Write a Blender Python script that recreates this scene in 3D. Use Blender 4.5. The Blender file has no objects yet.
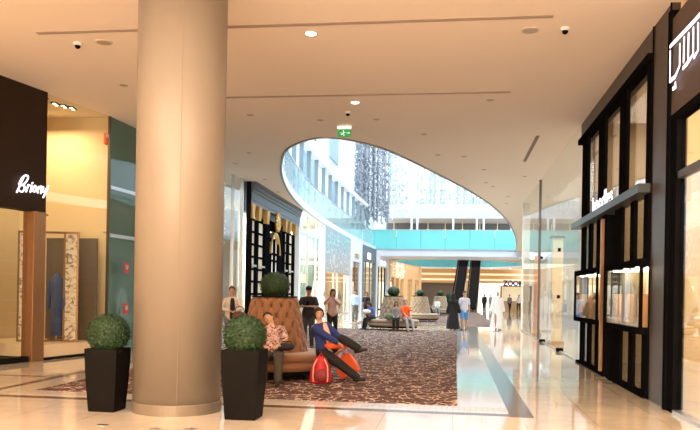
import bpy, bmesh, math, random
from mathutils import Vector, Matrix, noise
random.seed(7)
PI = math.pi
SC = bpy.context.scene
COL = SC.collection
V = Vector

# ------------------------------------------------------------------ camera
cam_d = bpy.data.cameras.new('camera')
cam = bpy.data.objects.new('camera', cam_d); COL.objects.link(cam)
F = 750.0
cam_d.sensor_width = 36.0
cam_d.lens = 36.0 * F / 700.0
cam_d.clip_end = 500
YAW = math.atan(105 / F); ROLL = math.radians(1.0)
cam.matrix_world = (Matrix.Translation((0, 0, 1.6)) @ Matrix.Rotation(YAW, 4, 'Z') @ Matrix.Rotation(PI / 2, 4, 'X')
                    @ Matrix.Rotation(ROLL, 4, 'Z'))
cam_d.shift_x = 0.0
cam_d.shift_y = ((295 - 105 * math.sin(ROLL)) - 215) / 700.0
SC.camera = cam

# ------------------------------------------------------------------ view
SC.view_settings.view_transform = 'Standard'
SC.view_settings.look = 'None'
SC.view_settings.gamma = 1.0
SC.view_settings.use_curve_mapping = False
SC.view_settings.exposure = 0.15

# ------------------------------------------------------------------ world: pale daylight above the atrium
w = bpy.data.worlds.new('daylight'); SC.world = w
w.use_nodes = True
nt = w.node_tree; nt.nodes.clear()
wo = nt.nodes.new('ShaderNodeOutputWorld'); bg = nt.nodes.new('ShaderNodeBackground')
bg.inputs['Color'].default_value = (0.80, 0.93, 1.0, 1); bg.inputs['Strength'].default_value = 5.2
nt.links.new(bg.outputs[0], wo.inputs[0])

# ------------------------------------------------------------------ large area lights
def area(name, loc, rot, sx, sy, power, color):
    l = bpy.data.lights.new(name, 'AREA'); l.shape = 'RECTANGLE'; l.size = sx; l.size_y = sy
    l.energy = power; l.color = color
    o = bpy.data.objects.new(name, l); COL.objects.link(o); o.location = loc; o.rotation_euler = rot
    return o
WARM = (1.0, 0.81, 0.63); MID = (1.0, 0.86, 0.74); COOL = (0.86, 0.94, 1.0)
area('fill_over_hall', (-2.5, 3.0, 5.86), (0, 0, 0), 10, 9, 1250, WARM)          # added warm fill over the near hall, out of view
area('fill_behind_camera', (-2.5, -9.0, 2.6), (PI / 2 + 0.95, 0, 0), 12, 4.5, 3500, WARM)      # added uplight behind the camera to brighten the ceiling

# ------------------------------------------------------------------ materials
MATS = {}
def mat(name, color, rough=0.5, metal=0.0, emit=None, es=0.0, var=0.04, scale=8.0, bump=0.0, spec=0.5, trans=0.0, sheen=0.0, alpha=1.0):
    if name in MATS: return MATS[name]
    m = bpy.data.materials.new(name); m.use_nodes = True
    t = m.node_tree; b = t.nodes['Principled BSDF']
    tc = t.nodes.new('ShaderNodeTexCoord'); nz = t.nodes.new('ShaderNodeTexNoise')
    nz.inputs['Scale'].default_value = scale; nz.inputs['Detail'].default_value = 4
    t.links.new(tc.outputs['Object'], nz.inputs['Vector'])
    mx = t.nodes.new('ShaderNodeMix'); mx.data_type = 'RGBA'
    c = V(color)
    mx.inputs[6].default_value = tuple(c * (1 - var)) + (1,); mx.inputs[7].default_value = tuple(min(1, x * (1 + var)) for x in c) + (1,)
    t.links.new(nz.outputs['Fac'], mx.inputs[0]); t.links.new(mx.outputs[2], b.inputs['Base Color'])
    b.inputs['Roughness'].default_value = rough; b.inputs['Metallic'].default_value = metal
    b.inputs['Specular IOR Level'].default_value = spec
    b.inputs['Transmission Weight'].default_value = trans
    b.inputs['Sheen Weight'].default_value = sheen
    b.inputs['Alpha'].default_value = alpha
    if emit:
        b.inputs['Emission Color'].default_value = tuple(emit) + (1,); b.inputs['Emission Strength'].default_value = es
    if bump:
        bp = t.nodes.new('ShaderNodeBump'); bp.inputs['Strength'].default_value = bump; bp.inputs['Distance'].default_value = 0.01
        n2 = t.nodes.new('ShaderNodeTexNoise'); n2.inputs['Scale'].default_value = scale * 6
        t.links.new(tc.outputs['Object'], n2.inputs['Vector'])
        t.links.new(n2.outputs['Fac'], bp.inputs['Height']); t.links.new(bp.outputs[0], b.inputs['Normal'])
    MATS[name] = m
    return m

def glass_mat(name, tint=(1, 1, 1), refl=1.0, body=None, bodyfac=0.0, ior=1.45, rough=0.0, coat=1.0):
    """thin pane: transparent + fresnel reflection, optionally a milky body"""
    if name in MATS: return MATS[name]
    m = bpy.data.materials.new(name); m.use_nodes = True
    t = m.node_tree; t.nodes.clear(); L = t.links.new
    out = t.nodes.new('ShaderNodeOutputMaterial')
    tr = t.nodes.new('ShaderNodeBsdfTransparent'); tr.inputs[0].default_value = tuple(tint) + (1,)
    gl = t.nodes.new('ShaderNodeBsdfGlossy'); gl.inputs['Roughness'].default_value = rough
    gl.inputs['Color'].default_value = (refl, refl, refl, 1)
    fr = t.nodes.new('ShaderNodeFresnel')
    ge = t.nodes.new('ShaderNodeNewGeometry'); mr = t.nodes.new('ShaderNodeMapRange')      # same reflectance from either face of the pane
    L(ge.outputs['Backfacing'], mr.inputs[0]); mr.inputs[3].default_value = ior; mr.inputs[4].default_value = 1 / ior
    L(mr.outputs[0], fr.inputs[0])
    src = tr.outputs[0]
    if body:
        df = t.nodes.new('ShaderNodeBsdfDiffuse'); df.inputs[0].default_value = tuple(body) + (1,)
        tl = t.nodes.new('ShaderNodeBsdfTranslucent'); tl.inputs[0].default_value = tuple(body) + (1,)
        a = t.nodes.new('ShaderNodeMixShader'); a.inputs[0].default_value = 0.5
        L(df.outputs[0], a.inputs[1]); L(tl.outputs[0], a.inputs[2])
        b = t.nodes.new('ShaderNodeMixShader'); b.inputs[0].default_value = bodyfac
        L(tr.outputs[0], b.inputs[1]); L(a.outputs[0], b.inputs[2]); src = b.outputs[0]
    ml = t.nodes.new('ShaderNodeMath'); ml.operation = 'MULTIPLY'; ml.inputs[1].default_value = coat; L(fr.outputs[0], ml.inputs[0])   # anti-reflective coat
    mx = t.nodes.new('ShaderNodeMixShader'); L(ml.outputs[0], mx.inputs[0]); L(src, mx.inputs[1]); L(gl.outputs[0], mx.inputs[2])
    L(mx.outputs[0], out.inputs[0])
    MATS[name] = m
    return m

def nodes_of(name):
    m = bpy.data.materials.new(name); m.use_nodes = True; MATS[name] = m
    return m, m.node_tree, m.node_tree.nodes['Principled BSDF']

def ramp(t, fac, stops):
    r = t.nodes.new('ShaderNodeValToRGB'); e = r.color_ramp.elements
    while len(e) < len(stops): e.new(0.5)
    for i, (p, c) in enumerate(stops): e[i].position = p; e[i].color = tuple(c) + (1,)
    t.links.new(fac, r.inputs[0]); return r

def marble_floor():
    m, t, b = nodes_of('polished_marble')
    tc = t.nodes.new('ShaderNodeTexCoord')
    br = t.nodes.new('ShaderNodeTexBrick'); br.offset = 0.0; br.inputs['Scale'].default_value = 1.0
    br.inputs['Brick Width'].default_value = 0.9; br.inputs['Row Height'].default_value = 0.9
    br.inputs['Mortar Size'].default_value = 0.004
    br.inputs['Color1'].default_value = (0.68, 0.58, 0.47, 1); br.inputs['Color2'].default_value = (0.63, 0.53, 0.42, 1)
    br.inputs['Mortar'].default_value = (0.42, 0.33, 0.25, 1)
    t.links.new(tc.outputs['Object'], br.inputs['Vector'])
    nz = t.nodes.new('ShaderNodeTexNoise'); nz.inputs['Scale'].default_value = 1.1; nz.inputs['Detail'].default_value = 8
    nz.inputs['Distortion'].default_value = 1.2
    t.links.new(tc.outputs['Object'], nz.inputs['Vector'])
    r = ramp(t, nz.outputs['Fac'], [(0.3, (0.86, 0.84, 0.82)), (0.55, (1, 1, 1)), (0.75, (0.92, 0.9, 0.86))])
    mx = t.nodes.new('ShaderNodeMix'); mx.data_type = 'RGBA'; mx.blend_type = 'MULTIPLY'; mx.inputs[0].default_value = 1
    t.links.new(br.outputs['Color'], mx.inputs[6]); t.links.new(r.outputs[0], mx.inputs[7])
    t.links.new(mx.outputs[2], b.inputs['Base Color'])
    b.inputs['Roughness'].default_value = 0.055; b.inputs['Specular IOR Level'].default_value = 0.7
    b.inputs['Coat Weight'].default_value = 0.15; b.inputs['Coat Roughness'].default_value = 0.03
    return m

def carpet_mat():
    m, t, b = nodes_of('patterned_carpet')
    tc = t.nodes.new('ShaderNodeTexCoord'); L = t.links.new
    nz = t.nodes.new('ShaderNodeTexNoise'); nz.inputs['Scale'].default_value = 4.5; nz.inputs['Detail'].default_value = 2
    L(tc.outputs['Object'], nz.inputs['Vector'])
    mp = t.nodes.new('ShaderNodeMapping'); mp.inputs['Scale'].default_value = (7.0, 5.2, 1)
    L(tc.outputs['Object'], mp.inputs['Vector'])
    ad = t.nodes.new('ShaderNodeMix'); ad.data_type = 'RGBA'; ad.blend_type = 'LINEAR_LIGHT'; ad.inputs[0].default_value = 0.35
    L(mp.outputs[0], ad.inputs[6]); L(nz.outputs['Color'], ad.inputs[7])
    vo = t.nodes.new('ShaderNodeTexVoronoi'); vo.feature = 'DISTANCE_TO_EDGE'; vo.inputs['Scale'].default_value = 1.0
    L(ad.outputs[2], vo.inputs['Vector'])
    r = ramp(t, vo.outputs['Distance'], [(0.0, (1, 1, 1)), (0.035, (1, 1, 1)), (0.065, (0, 0, 0))])
    n2 = t.nodes.new('ShaderNodeTexNoise'); n2.inputs['Scale'].default_value = 3.4; n2.inputs['Detail'].default_value = 1
    L(tc.outputs['Object'], n2.inputs['Vector'])
    r2 = ramp(t, n2.outputs['Fac'], [(0.42, (0.12, 0.12, 0.12)), (0.50, (1, 1, 1))])
    mul = t.nodes.new('ShaderNodeMix'); mul.data_type = 'RGBA'; mul.blend_type = 'MULTIPLY'; mul.inputs[0].default_value = 1
    L(r.outputs[0], mul.inputs[6]); L(r2.outputs[0], mul.inputs[7])
    n3 = t.nodes.new('ShaderNodeTexNoise'); n3.inputs['Scale'].default_value = 90; L(tc.outputs['Object'], n3.inputs['Vector'])
    base = ramp(t, n3.outputs['Fac'], [(0.3, (0.055, 0.026, 0.024)), (0.7, (0.11, 0.055, 0.05))])
    mx = t.nodes.new('ShaderNodeMix'); mx.data_type = 'RGBA'
    L(mul.outputs[2], mx.inputs[0]); L(base.outputs[0], mx.inputs[6]); mx.inputs[7].default_value = (0.60, 0.44, 0.34, 1)
    L(mx.outputs[2], b.inputs['Base Color']); b.inputs['Roughness'].default_value = 0.95; b.inputs['Specular IOR Level'].default_value = 0.1
    return m

def mosaic_mat():
    m, t, b = nodes_of('border_mosaic')
    tc = t.nodes.new('ShaderNodeTexCoord'); br = t.nodes.new('ShaderNodeTexBrick')
    br.inputs['Scale'].default_value = 1; br.inputs['Brick Width'].default_value = 0.16; br.inputs['Row Height'].default_value = 0.08
    br.inputs['Mortar Size'].default_value = 0.006
    br.inputs['Color1'].default_value = (0.66, 0.58, 0.50, 1); br.inputs['Color2'].default_value = (0.58, 0.50, 0.43, 1)
    br.inputs['Mortar'].default_value = (0.40, 0.33, 0.28, 1)
    t.links.new(tc.outputs['Object'], br.inputs['Vector']); t.links.new(br.outputs['Color'], b.inputs['Base Color'])
    b.inputs['Roughness'].default_value = 0.12
    return m

def window_grid_mat(name, c1, mortar, bw, rh, ms, rough=0.3, es=0.0):
    m, t, b = nodes_of(name)
    tc = t.nodes.new('ShaderNodeTexCoord'); mp = t.nodes.new('ShaderNodeMapping')
    mp.inputs['Rotation'].default_value = (PI / 2, 0, 0)
    br = t.nodes.new('ShaderNodeTexBrick'); br.offset = 0.0
    br.inputs['Scale'].default_value = 1; br.inputs['Brick Width'].default_value = bw; br.inputs['Row Height'].default_value = rh
    br.inputs['Mortar Size'].default_value = ms
    br.inputs['Color1'].default_value = tuple(c1) + (1,); br.inputs['Color2'].default_value = tuple(V(c1) * 0.86) + (1,)
    br.inputs['Mortar'].default_value = tuple(mortar) + (1,)
    t.links.new(tc.outputs['Object'], mp.inputs[0]); t.links.new(mp.outputs[0], br.inputs['Vector'])
    t.links.new(br.outputs['Color'], b.inputs['Base Color']); b.inputs['Roughness'].default_value = rough
    if es:
        t.links.new(br.outputs['Color'], b.inputs['Emission Color']); b.inputs['Emission Strength'].default_value = es
    return m

def crackle_mat():
    m, t, b = nodes_of('silver_crackle_panel')
    tc = t.nodes.new('ShaderNodeTexCoord'); vo = t.nodes.new('ShaderNodeTexVoronoi'); vo.feature = 'DISTANCE_TO_EDGE'
    vo.inputs['Scale'].default_value = 2.2; t.links.new(tc.outputs['Object'], vo.inputs['Vector'])
    r = ramp(t, vo.outputs['Distance'], [(0.02, (0.9, 0.92, 0.95)), (0.10, (0.30, 0.33, 0.38)), (0.4, (0.55, 0.58, 0.62))])
    t.links.new(r.outputs[0], b.inputs['Base Color']); b.inputs['Metallic'].default_value = 0.5; b.inputs['Roughness'].default_value = 0.3
    return m

def floral_mat():
    m, t, b = nodes_of('floral_screen_panel')
    tc = t.nodes.new('ShaderNodeTexCoord'); nz = t.nodes.new('ShaderNodeTexNoise')
    nz.inputs['Scale'].default_value = 5; nz.inputs['Detail'].default_value = 6; nz.inputs['Distortion'].default_value = 2.5
    t.links.new(tc.outputs['Object'], nz.inputs['Vector'])
    r = ramp(t, nz.outputs['Fac'], [(0.40, (0.30, 0.22, 0.17)), (0.47, (0.78, 0.70, 0.60)), (0.62, (0.85, 0.78, 0.68))])
    t.links.new(r.outputs[0], b.inputs['Base Color']); b.inputs['Roughness'].default_value = 0.7
    return m

def plaid_mat():
    m, t, b = nodes_of('plaid_shirt_cloth')
    tc = t.nodes.new('ShaderNodeTexCoord'); nz = t.nodes.new('ShaderNodeTexNoise'); nz.inputs['Scale'].default_value = 22
    nz.inputs['Distortion'].default_value = 1.0
    t.links.new(tc.outputs['Object'], nz.inputs['Vector'])
    r = ramp(t, nz.outputs['Fac'], [(0.40, (0.10, 0.035, 0.035)), (0.47, (0.40, 0.20, 0.18)), (0.58, (0.58, 0.42, 0.38))])
    t.links.new(r.outputs[0], b.inputs['Base Color']); b.inputs['Roughness'].default_value = 0.85
    return m

def leaf_mat():
    m, t, b = nodes_of('box_leaf')
    tc = t.nodes.new('ShaderNodeTexCoord'); nz = t.nodes.new('ShaderNodeTexNoise'); nz.inputs['Scale'].default_value = 30
    t.links.new(tc.outputs['Object'], nz.inputs['Vector'])
    r = ramp(t, nz.outputs['Fac'], [(0.35, (0.005, 0.020, 0.006)), (0.65, (0.022, 0.068, 0.018))])
    t.links.new(r.outputs[0], b.inputs['Base Color']); b.inputs['Roughness'].default_value = 0.6
    return m

M_MARBLE = marble_floor(); M_CARPET = carpet_mat(); M_MOSAIC = mosaic_mat()
M_CRACKLE = crackle_mat(); M_FLORAL = floral_mat(); M_PLAID = plaid_mat(); M_LEAF = leaf_mat()
M_DARKSTONE = mat('dark_stone_band', (0.12, 0.07, 0.045), 0.14, var=0.3, scale=6, spec=.3)
M_GREYSTONE = mat('grey_white_stone', (0.62, 0.60, 0.60), 0.06, var=0.08, scale=3)
M_CEIL = mat('ceiling_plaster', (0.90, 0.785, 0.68), 0.9, var=0.01, scale=2)
M_WHITE = mat('white_paint', (0.74, 0.76, 0.79), 0.6, var=0.02)
M_COLUMN = mat('column_beige_lacquer', (0.245, 0.205, 0.16), 0.42, var=0.02, metal=0.1)
M_BROWN = mat('dark_brown_fascia', (0.030, 0.018, 0.011), 0.55, spec=.1, var=0.08, scale=3)
M_BRONZE = mat('bronze_metal', (0.33, 0.17, 0.075), 0.35, metal=0.7, var=0.1)
M_BLACK = mat('black_metal', (0.006, 0.006, 0.007), 0.5, var=0.1, spec=0)
M_BLACKM = mat('matt_black', (0.009, 0.008, 0.007), 0.55, var=0.1, spec=.03)
M_GREYP = mat('bronze_grey_panel', (0.065, 0.05, 0.042), 0.42, metal=0.25, var=0.06, scale=2)
M_CREAM = mat('cream_wall', (0.78, 0.62, 0.40), 0.7, var=0.03, scale=1)
M_AMBER = mat('amber_wall', (0.62, 0.40, 0.18), 0.6, var=0.08, scale=1.5)
M_GOLD = mat('gold_leaf', (0.62, 0.36, 0.10), 0.35, metal=0.8, var=0.25, scale=14, bump=0.6)
M_STEEL = mat('brushed_steel', (0.55, 0.56, 0.58), 0.3, metal=0.9, var=0.05)
M_SLATE = mat('slate_blue_paint', (0.10, 0.125, 0.15), 0.45, var=0.05)
M_TEALW = mat('teal_wall', (0.36, 0.50, 0.46), 0.4, var=0.05, scale=1)
M_GLASS = glass_mat('clear_glass', (0.94, 0.97, 0.96), 0.95)
M_GLASSR = glass_mat('shop_glass', (0.95, 0.97, 0.96), 1.0, ior=1.6)
M_GLASSL = glass_mat('light_glass', (0.95, 0.97, 0.96), 1.0, ior=1.3, coat=.42)
M_TEALG = glass_mat('teal_glass', (0.55, 0.80, 0.76), 0.9, body=(0.30, 0.48, 0.42), bodyfac=0.5)
M_BALG = glass_mat('balustrade_glass', (0.88, 0.98, 0.98), 0.8, body=(0.72, 0.93, 0.93), bodyfac=0.30)
M_BALG2 = glass_mat('turquoise_balustrade_glass', (0.35, 0.82, 0.80), 0.6, body=(0.40, 0.82, 0.80), bodyfac=0.75)
M_TUFT = mat('tan_velvet', (0.23, 0.095, 0.034), 0.75, var=0.08, scale=20, sheen=0.3)
M_TUFT2 = mat('sand_velvet', (0.35, 0.25, 0.155), 0.75, var=0.06, scale=20, sheen=0.3)
M_SIGN = mat('white_light_letter', (0.9, 0.9, 0.95), 0.5, emit=(0.88, 0.84, 1.0), es=1.8)
M_LAMP = mat('lamp_lens', (1, 1, 1), 0.5, emit=(1.0, 0.90, 0.80), es=12.0)
M_LAMPW = mat('lamp_lens_warm', (1, 1, 1), 0.5, emit=(1.0, 0.75, 0.45), es=5.0)
M_RED = mat('red_sign', (0.6, 0.03, 0.03), 0.4)
M_WOODO = mat('golden_wood', (0.62, 0.36, 0.16), 0.5, var=0.12, scale=3)
M_ROSE = mat('copper_rose_finish', (0.75, 0.34, 0.20), 0.4, metal=0.3)

# ------------------------------------------------------------------ mesh helpers
class MB:
    def __init__(s): s.bm = bmesh.new()
    def box(s, x0, x1, y0, y1, z0, z1, taper=0.0):
        if x0 > x1: x0, x1 = x1, x0
        if y0 > y1: y0, y1 = y1, y0
        v = []
        for z, t in ((z0, taper), (z1, 0)):
            v += [s.bm.verts.new(p) for p in ((x0 + t, y0 + t, z), (x1 - t, y0 + t, z), (x1 - t, y1 - t, z), (x0 + t, y1 - t, z))]
        for f in ((3, 2, 1, 0), (4, 5, 6, 7), (0, 1, 5, 4), (1, 2, 6, 5), (2, 3, 7, 6), (3, 0, 4, 7)):
            s.bm.faces.new([v[i] for i in f])
        return s
    def ring(s, c, ax, ay, n):
        return [s.bm.verts.new(c + ax * math.cos(2 * PI * i / n) + ay * math.sin(2 * PI * i / n)) for i in range(n)]
    def skin(s, rings, close=True):
        n = len(rings[0])
        for a, b in zip(rings, rings[1:]):
            for i in range(n):
                s.bm.faces.new((a[i], a[(i + 1) % n], b[(i + 1) % n], b[i]))
        if close:
            s.bm.faces.new(rings[0][::-1]); s.bm.faces.new(rings[-1])
        return s
    def tube(s, pts, r, n=8, caps=False):
        pts = [V(p) for p in pts]
        rr = r if isinstance(r, (list, tuple)) else [r] * len(pts)
        P, R, D = [], [], []
        for i, p in enumerate(pts):
            a = pts[max(0, i - 1)]; b = pts[min(len(pts) - 1, i + 1)]
            d = (b - a).normalized() if (b - a).length > 1e-9 else V((0, 0, 1))
            P.append(p); R.append(rr[i]); D.append(d)
        if caps:
            d0, d1 = D[0], D[-1]
            pre = [(P[0] - d0 * R[0] * math.sin(a), R[0] * math.cos(a), d0) for a in (1.35, 0.9, 0.45)]
            post = [(P[-1] + d1 * R[-1] * math.sin(a), R[-1] * math.cos(a), d1) for a in (0.45, 0.9, 1.35)]
            seq = pre + list(zip(P, R, D)) + post
        else: seq = list(zip(P, R, D))
        ref = V((0, 0, 1)) if abs(seq[0][2].z) < 0.9 else V((1, 0, 0))
        x = ref.cross(seq[0][2]).normalized(); rings = []
        for p, q, d in seq:
            x = (x - d * x.dot(d)).normalized(); y = d.cross(x)
            rings.append(s.ring(p, x * q, y * q, n))
        return s.skin(rings)
    def lathe(s, prof, n=32, c=(0, 0)):
        rings = [s.ring(V((c[0], c[1], z)), V((r, 0, 0)), V((0, r, 0)), n) for r, z in prof]
        return s.skin(rings)
    def ball(s, c, r, n=16, m=10, axes=None):
        c = V(c); r = V(r) if isinstance(r, (tuple, list, Vector)) else V((r, r, r))
        A = axes or (V((1, 0, 0)), V((0, 1, 0)), V((0, 0, 1)))
        rings = []
        for j in range(m + 1):
            a = -PI / 2 + PI * j / m; k = max(math.cos(a), 0.02)
            rings.append(s.ring(c + A[2] * r.z * math.sin(a), A[0] * r.x * k, A[1] * r.y * k, n))
        return s.skin(rings)
    def prism(s, poly, z0, z1):
        a = [s.bm.verts.new((x, y, z0)) for x, y in poly]; b = [s.bm.verts.new((x, y, z1)) for x, y in poly]
        n = len(a)
        for i in range(n): s.bm.faces.new((a[i], a[(i + 1) % n], b[(i + 1) % n], b[i]))
        s.bm.faces.new(a[::-1]); s.bm.faces.new(b)
        return s
    def build(s, name, m, parent=None, smooth=False, bevel=0.0):
        me = bpy.data.meshes.new(name)
        if bevel:
            bmesh.ops.bevel(s.bm, geom=[e for e in s.bm.edges], offset=bevel, segments=2, affect='EDGES', profile=0.5)
        bmesh.ops.recalc_face_normals(s.bm, faces=s.bm.faces[:])
        s.bm.to_mesh(me); s.bm.free()
        me.materials.append(m)
        if smooth: me.polygons.foreach_set('use_smooth', [True] * len(me.polygons))
        o = bpy.data.objects.new(name, me); COL.objects.link(o)
        if parent: o.parent = parent
        return o
    def build_voxel(s, name, m, parent=None, voxel=0.012, smooth_it=3):
        me = bpy.data.meshes.new(name)
        bmesh.ops.recalc_face_normals(s.bm, faces=s.bm.faces[:])
        s.bm.to_mesh(me); s.bm.free()
        t = bpy.data.objects.new('temporary', me); COL.objects.link(t)
        r = t.modifiers.new('r', 'REMESH'); r.mode = 'VOXEL'; r.voxel_size = voxel
        k = t.modifiers.new('s', 'SMOOTH'); k.iterations = smooth_it; k.factor = 0.5
        dg = bpy.context.evaluated_depsgraph_get(); dg.update()
        out = bpy.data.meshes.new_from_object(t.evaluated_get(dg))
        bpy.data.objects.remove(t); bpy.data.meshes.remove(me)
        out.name = name; out.materials.clear(); out.materials.append(m)
        out.polygons.foreach_set('use_smooth', [True] * len(out.polygons))
        o = bpy.data.objects.new(name, out); COL.objects.link(o)
        if parent: o.parent = parent
        return o

def tag(o, label=None, cat=None, group=None, kind=None):
    if label: o['label'] = label
    if cat: o['category'] = cat
    if group: o['group'] = group
    if kind: o['kind'] = kind
    return o
def empty(name, loc=(0, 0, 0), rz=0.0, label=None, cat=None, group=None):
    o = bpy.data.objects.new(name, None); COL.objects.link(o)
    o.location = loc; o.rotation_euler = (0, 0, rz); o.empty_display_size = 0.1
    return tag(o, label, cat, group)
def struct(name, mb, m, smooth=False):
    return tag(mb.build(name, m, smooth=smooth), kind='structure')
def copy_tree(o, parent=None):
    c = o.copy(); COL.objects.link(c); c.parent = parent
    for ch in list(o.children): copy_tree(ch, c)
    return c
def text(s, size, m, parent, loc, name='lettering', depth=0.02, rot=(PI / 2, 0, 0), xs=1.0, bold=0.0):
    cu = bpy.data.curves.new('letters', 'FONT'); cu.body = s; cu.size = size; cu.offset = bold; cu.extrude = depth / 2; cu.align_x = 'CENTER'
    t = bpy.data.objects.new('temporary', cu); COL.objects.link(t)
    dg = bpy.context.evaluated_depsgraph_get(); dg.update()
    me = bpy.data.meshes.new_from_object(t.evaluated_get(dg)); bpy.data.objects.remove(t)
    me.materials.clear(); me.materials.append(m)
    o = bpy.data.objects.new(name, me); COL.objects.link(o); o.location = loc; o.rotation_euler = rot; o.scale = (xs, 1, 1)
    if parent: o.parent = parent
    return o

# left wall line, near to far
PL = [(-9.45, 13.0), (-8.36, 18.6), (-8.0, 28), (-8.2, 38), (-8.3, 60), (-7.6, 75), (-6, 90), (-4.5, 100)]
def LX(y):
    for (a, b), (c, d) in zip(PL, PL[1:]):
        if y <= d or (c, d) == PL[-1]: return a + (c - a) * (y - b) / (d - b)
def unit(name, y0, y1, label, cat, group=None):
    """left shop unit: local X along the front (near to far), Y into the shop"""
    p0 = V((LX(y0), y0)); p1 = V((LX(y1), y1)); d = p1 - p0
    return empty(name, (p0.x, p0.y, 0), math.atan2(d.y, d.x), label, cat, group), d.length
XR = 3.05
def runit(name, yfar, label, cat, group=None):
    """right shop unit: local X from far to near, Y into the shop"""
    return empty(name, (XR, yfar, 0), -PI / 2, label, cat, group)
H = 5.9

# ================================================================== STRUCTURE
struct('floor', MB().box(-16, 12, -14, 130, -0.3, 0), M_MARBLE)
# dark stone bands and mosaic border laid round the carpet
b = MB(); b.box(0.75, 1.06, 10.1, 34.2, 0, 0.003); b.box(-7.12, -6.98, 10.28, 34.2, 0, 0.003); b.box(-7.12, 0.75, 10.15, 10.33, 0, 0.003)
struct('trim_1', b, M_DARKSTONE)
struct('trim_2', MB().box(-6.6, 0.75, 10.45, 10.9, 0, 0.002), M_MOSAIC)
b = MB(); b.box(-9.2, -7.3, 12.6, 12.7, 0, 0.003)
struct('trim_3', b, M_DARKSTONE)
struct('trim_4', MB().box(0.08, 0.75, 10.9, 34.2, 0, 0.002), M_GREYSTONE)
for x, y in ((-4.07, 8.33), (-3.39, 8.23), (-3.0, 8.32)):
    k = MB().lathe([(0.07, 0), (0.07, 0.004), (0.05, 0.006)], 20).build('floor_outlet_cap', M_STEEL, smooth=False)
    k.location = (x, y, 0)
    tag(k, 'small round metal cap set in the marble in front of the column', 'floor cap', 'round caps in the marble floor')

# ceiling with the oval opening
OPEN = [(5.8, 75), (4.56, 58.7), (3.23, 46.3), (1.87, 37.4), (.54, 31.3), (-.61, 27.1), (-1.5, 24.06), (-2.25, 21.9), (-3.05, 20.75), (-3.74, 20.45),
        (-4.47, 21.05), (-5.25, 22.5), (-6.15, 25.84), (-6.84, 29.5), (-7.47, 34.3), (-8.0, 40.9), (-8.27, 49.1), (-8.3, 60), (-8.0, 75)]
def catmull(pts, k=5):
    out = []
    for i in range(len(pts) - 1):
        p0 = V(pts[max(0, i - 1)]); p1 = V(pts[i]); p2 = V(pts[i + 1]); p3 = V(pts[min(len(pts) - 1, i + 2)])
        for j in range(k):
            t = j / k
            out.append(0.5 * ((2 * p1) + (p2 - p0) * t + (2 * p0 - 5 * p1 + 4 * p2 - p3) * t * t + (3 * p1 - p0 - 3 * p2 + p3) * t ** 3))
    out.append(V(pts[-1])); return out
RIM = catmull(OPEN)
def holed(outer, inner, z, name, m):
    bm = bmesh.new(); es = []
    for loop in (outer, inner):
        vs = [bm.verts.new((p[0], p[1], z)) for p in loop]
        for i in range(len(vs)): es.append(bm.edges.new((vs[i], vs[(i + 1) % len(vs)])))
    bmesh.ops.triangle_fill(bm, use_beauty=True, use_dissolve=False, edges=es)
    me = bpy.data.meshes.new(name); bm.to_mesh(me); bm.free(); me.materials.append(m)
    o = bpy.data.objects.new(name, me); COL.objects.link(o); o['kind'] = 'structure'; return o
holed([(-16, -14), (12, -14), (12, 75), (-16, 75)], RIM, H, 'ceiling', M_CEIL)
holed([(-16, -14), (12, -14), (12, 75), (-16, 75)], RIM, 6.3, 'ceiling_slab_top', M_WHITE)
def strip(pts, z0, z1, th=0.04, closed=False):
    """vertical band of thickness th following a path in plan"""
    mb = MB(); pts = [V(p[:2]) for p in pts]; R = []
    for i, p in enumerate(pts):
        a = pts[max(0, i - 1)]; c = pts[min(len(pts) - 1, i + 1)]; d = (c - a).normalized(); n = V((-d.y, d.x)) * th / 2
        R.append([mb.bm.verts.new(q) for q in ((p.x - n.x, p.y - n.y, z0), (p.x + n.x, p.y + n.y, z0), (p.x + n.x, p.y + n.y, z1), (p.x - n.x, p.y - n.y, z1))])
    return mb.skin(R)
struct('trim_5', strip(RIM, H + 0.002, 6.3, 0.03), M_WHITE)
struct('trim_6', strip(RIM, H - 0.035, H + 0.03, 0.07), mat('rim_metal', (0.30, 0.32, 0.34), 0.4, metal=0.4))
# bridge across the far end of the opening
struct('trim_7', MB().box(-8.6, 6.4, 75, 79.5, 5.42, 6.0), mat('bridge_paint', (0.72, 0.74, 0.84), 0.5))
struct('trim_8', MB().box(-8.6, 6.4, 74.93, 75.0, 5.98, 6.12), mat('edge_metal', (0.35, 0.38, 0.42), 0.4, metal=0.5))
# ceiling beyond the bridge with a round well
CIR = [(-0.6 + 9.5 * math.cos(a * PI / 24), 93 + 12.5 * math.sin(a * PI / 24)) for a in range(48)]
holed([(-16, 79.5), (12, 79.5), (12, 130), (-16, 130)], CIR, 5.45, 'ceiling_far', M_CEIL)
struct('trim_9', strip(CIR + [CIR[0]], 5.45, 7.6, 0.08), mat('teal_ring', (0.12, 0.36, 0.34), 0.25, var=0.1, scale=2))
struct('trim_10', strip(CIR + [CIR[0]], 5.35, 5.45, 0.5), M_WHITE)
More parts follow.
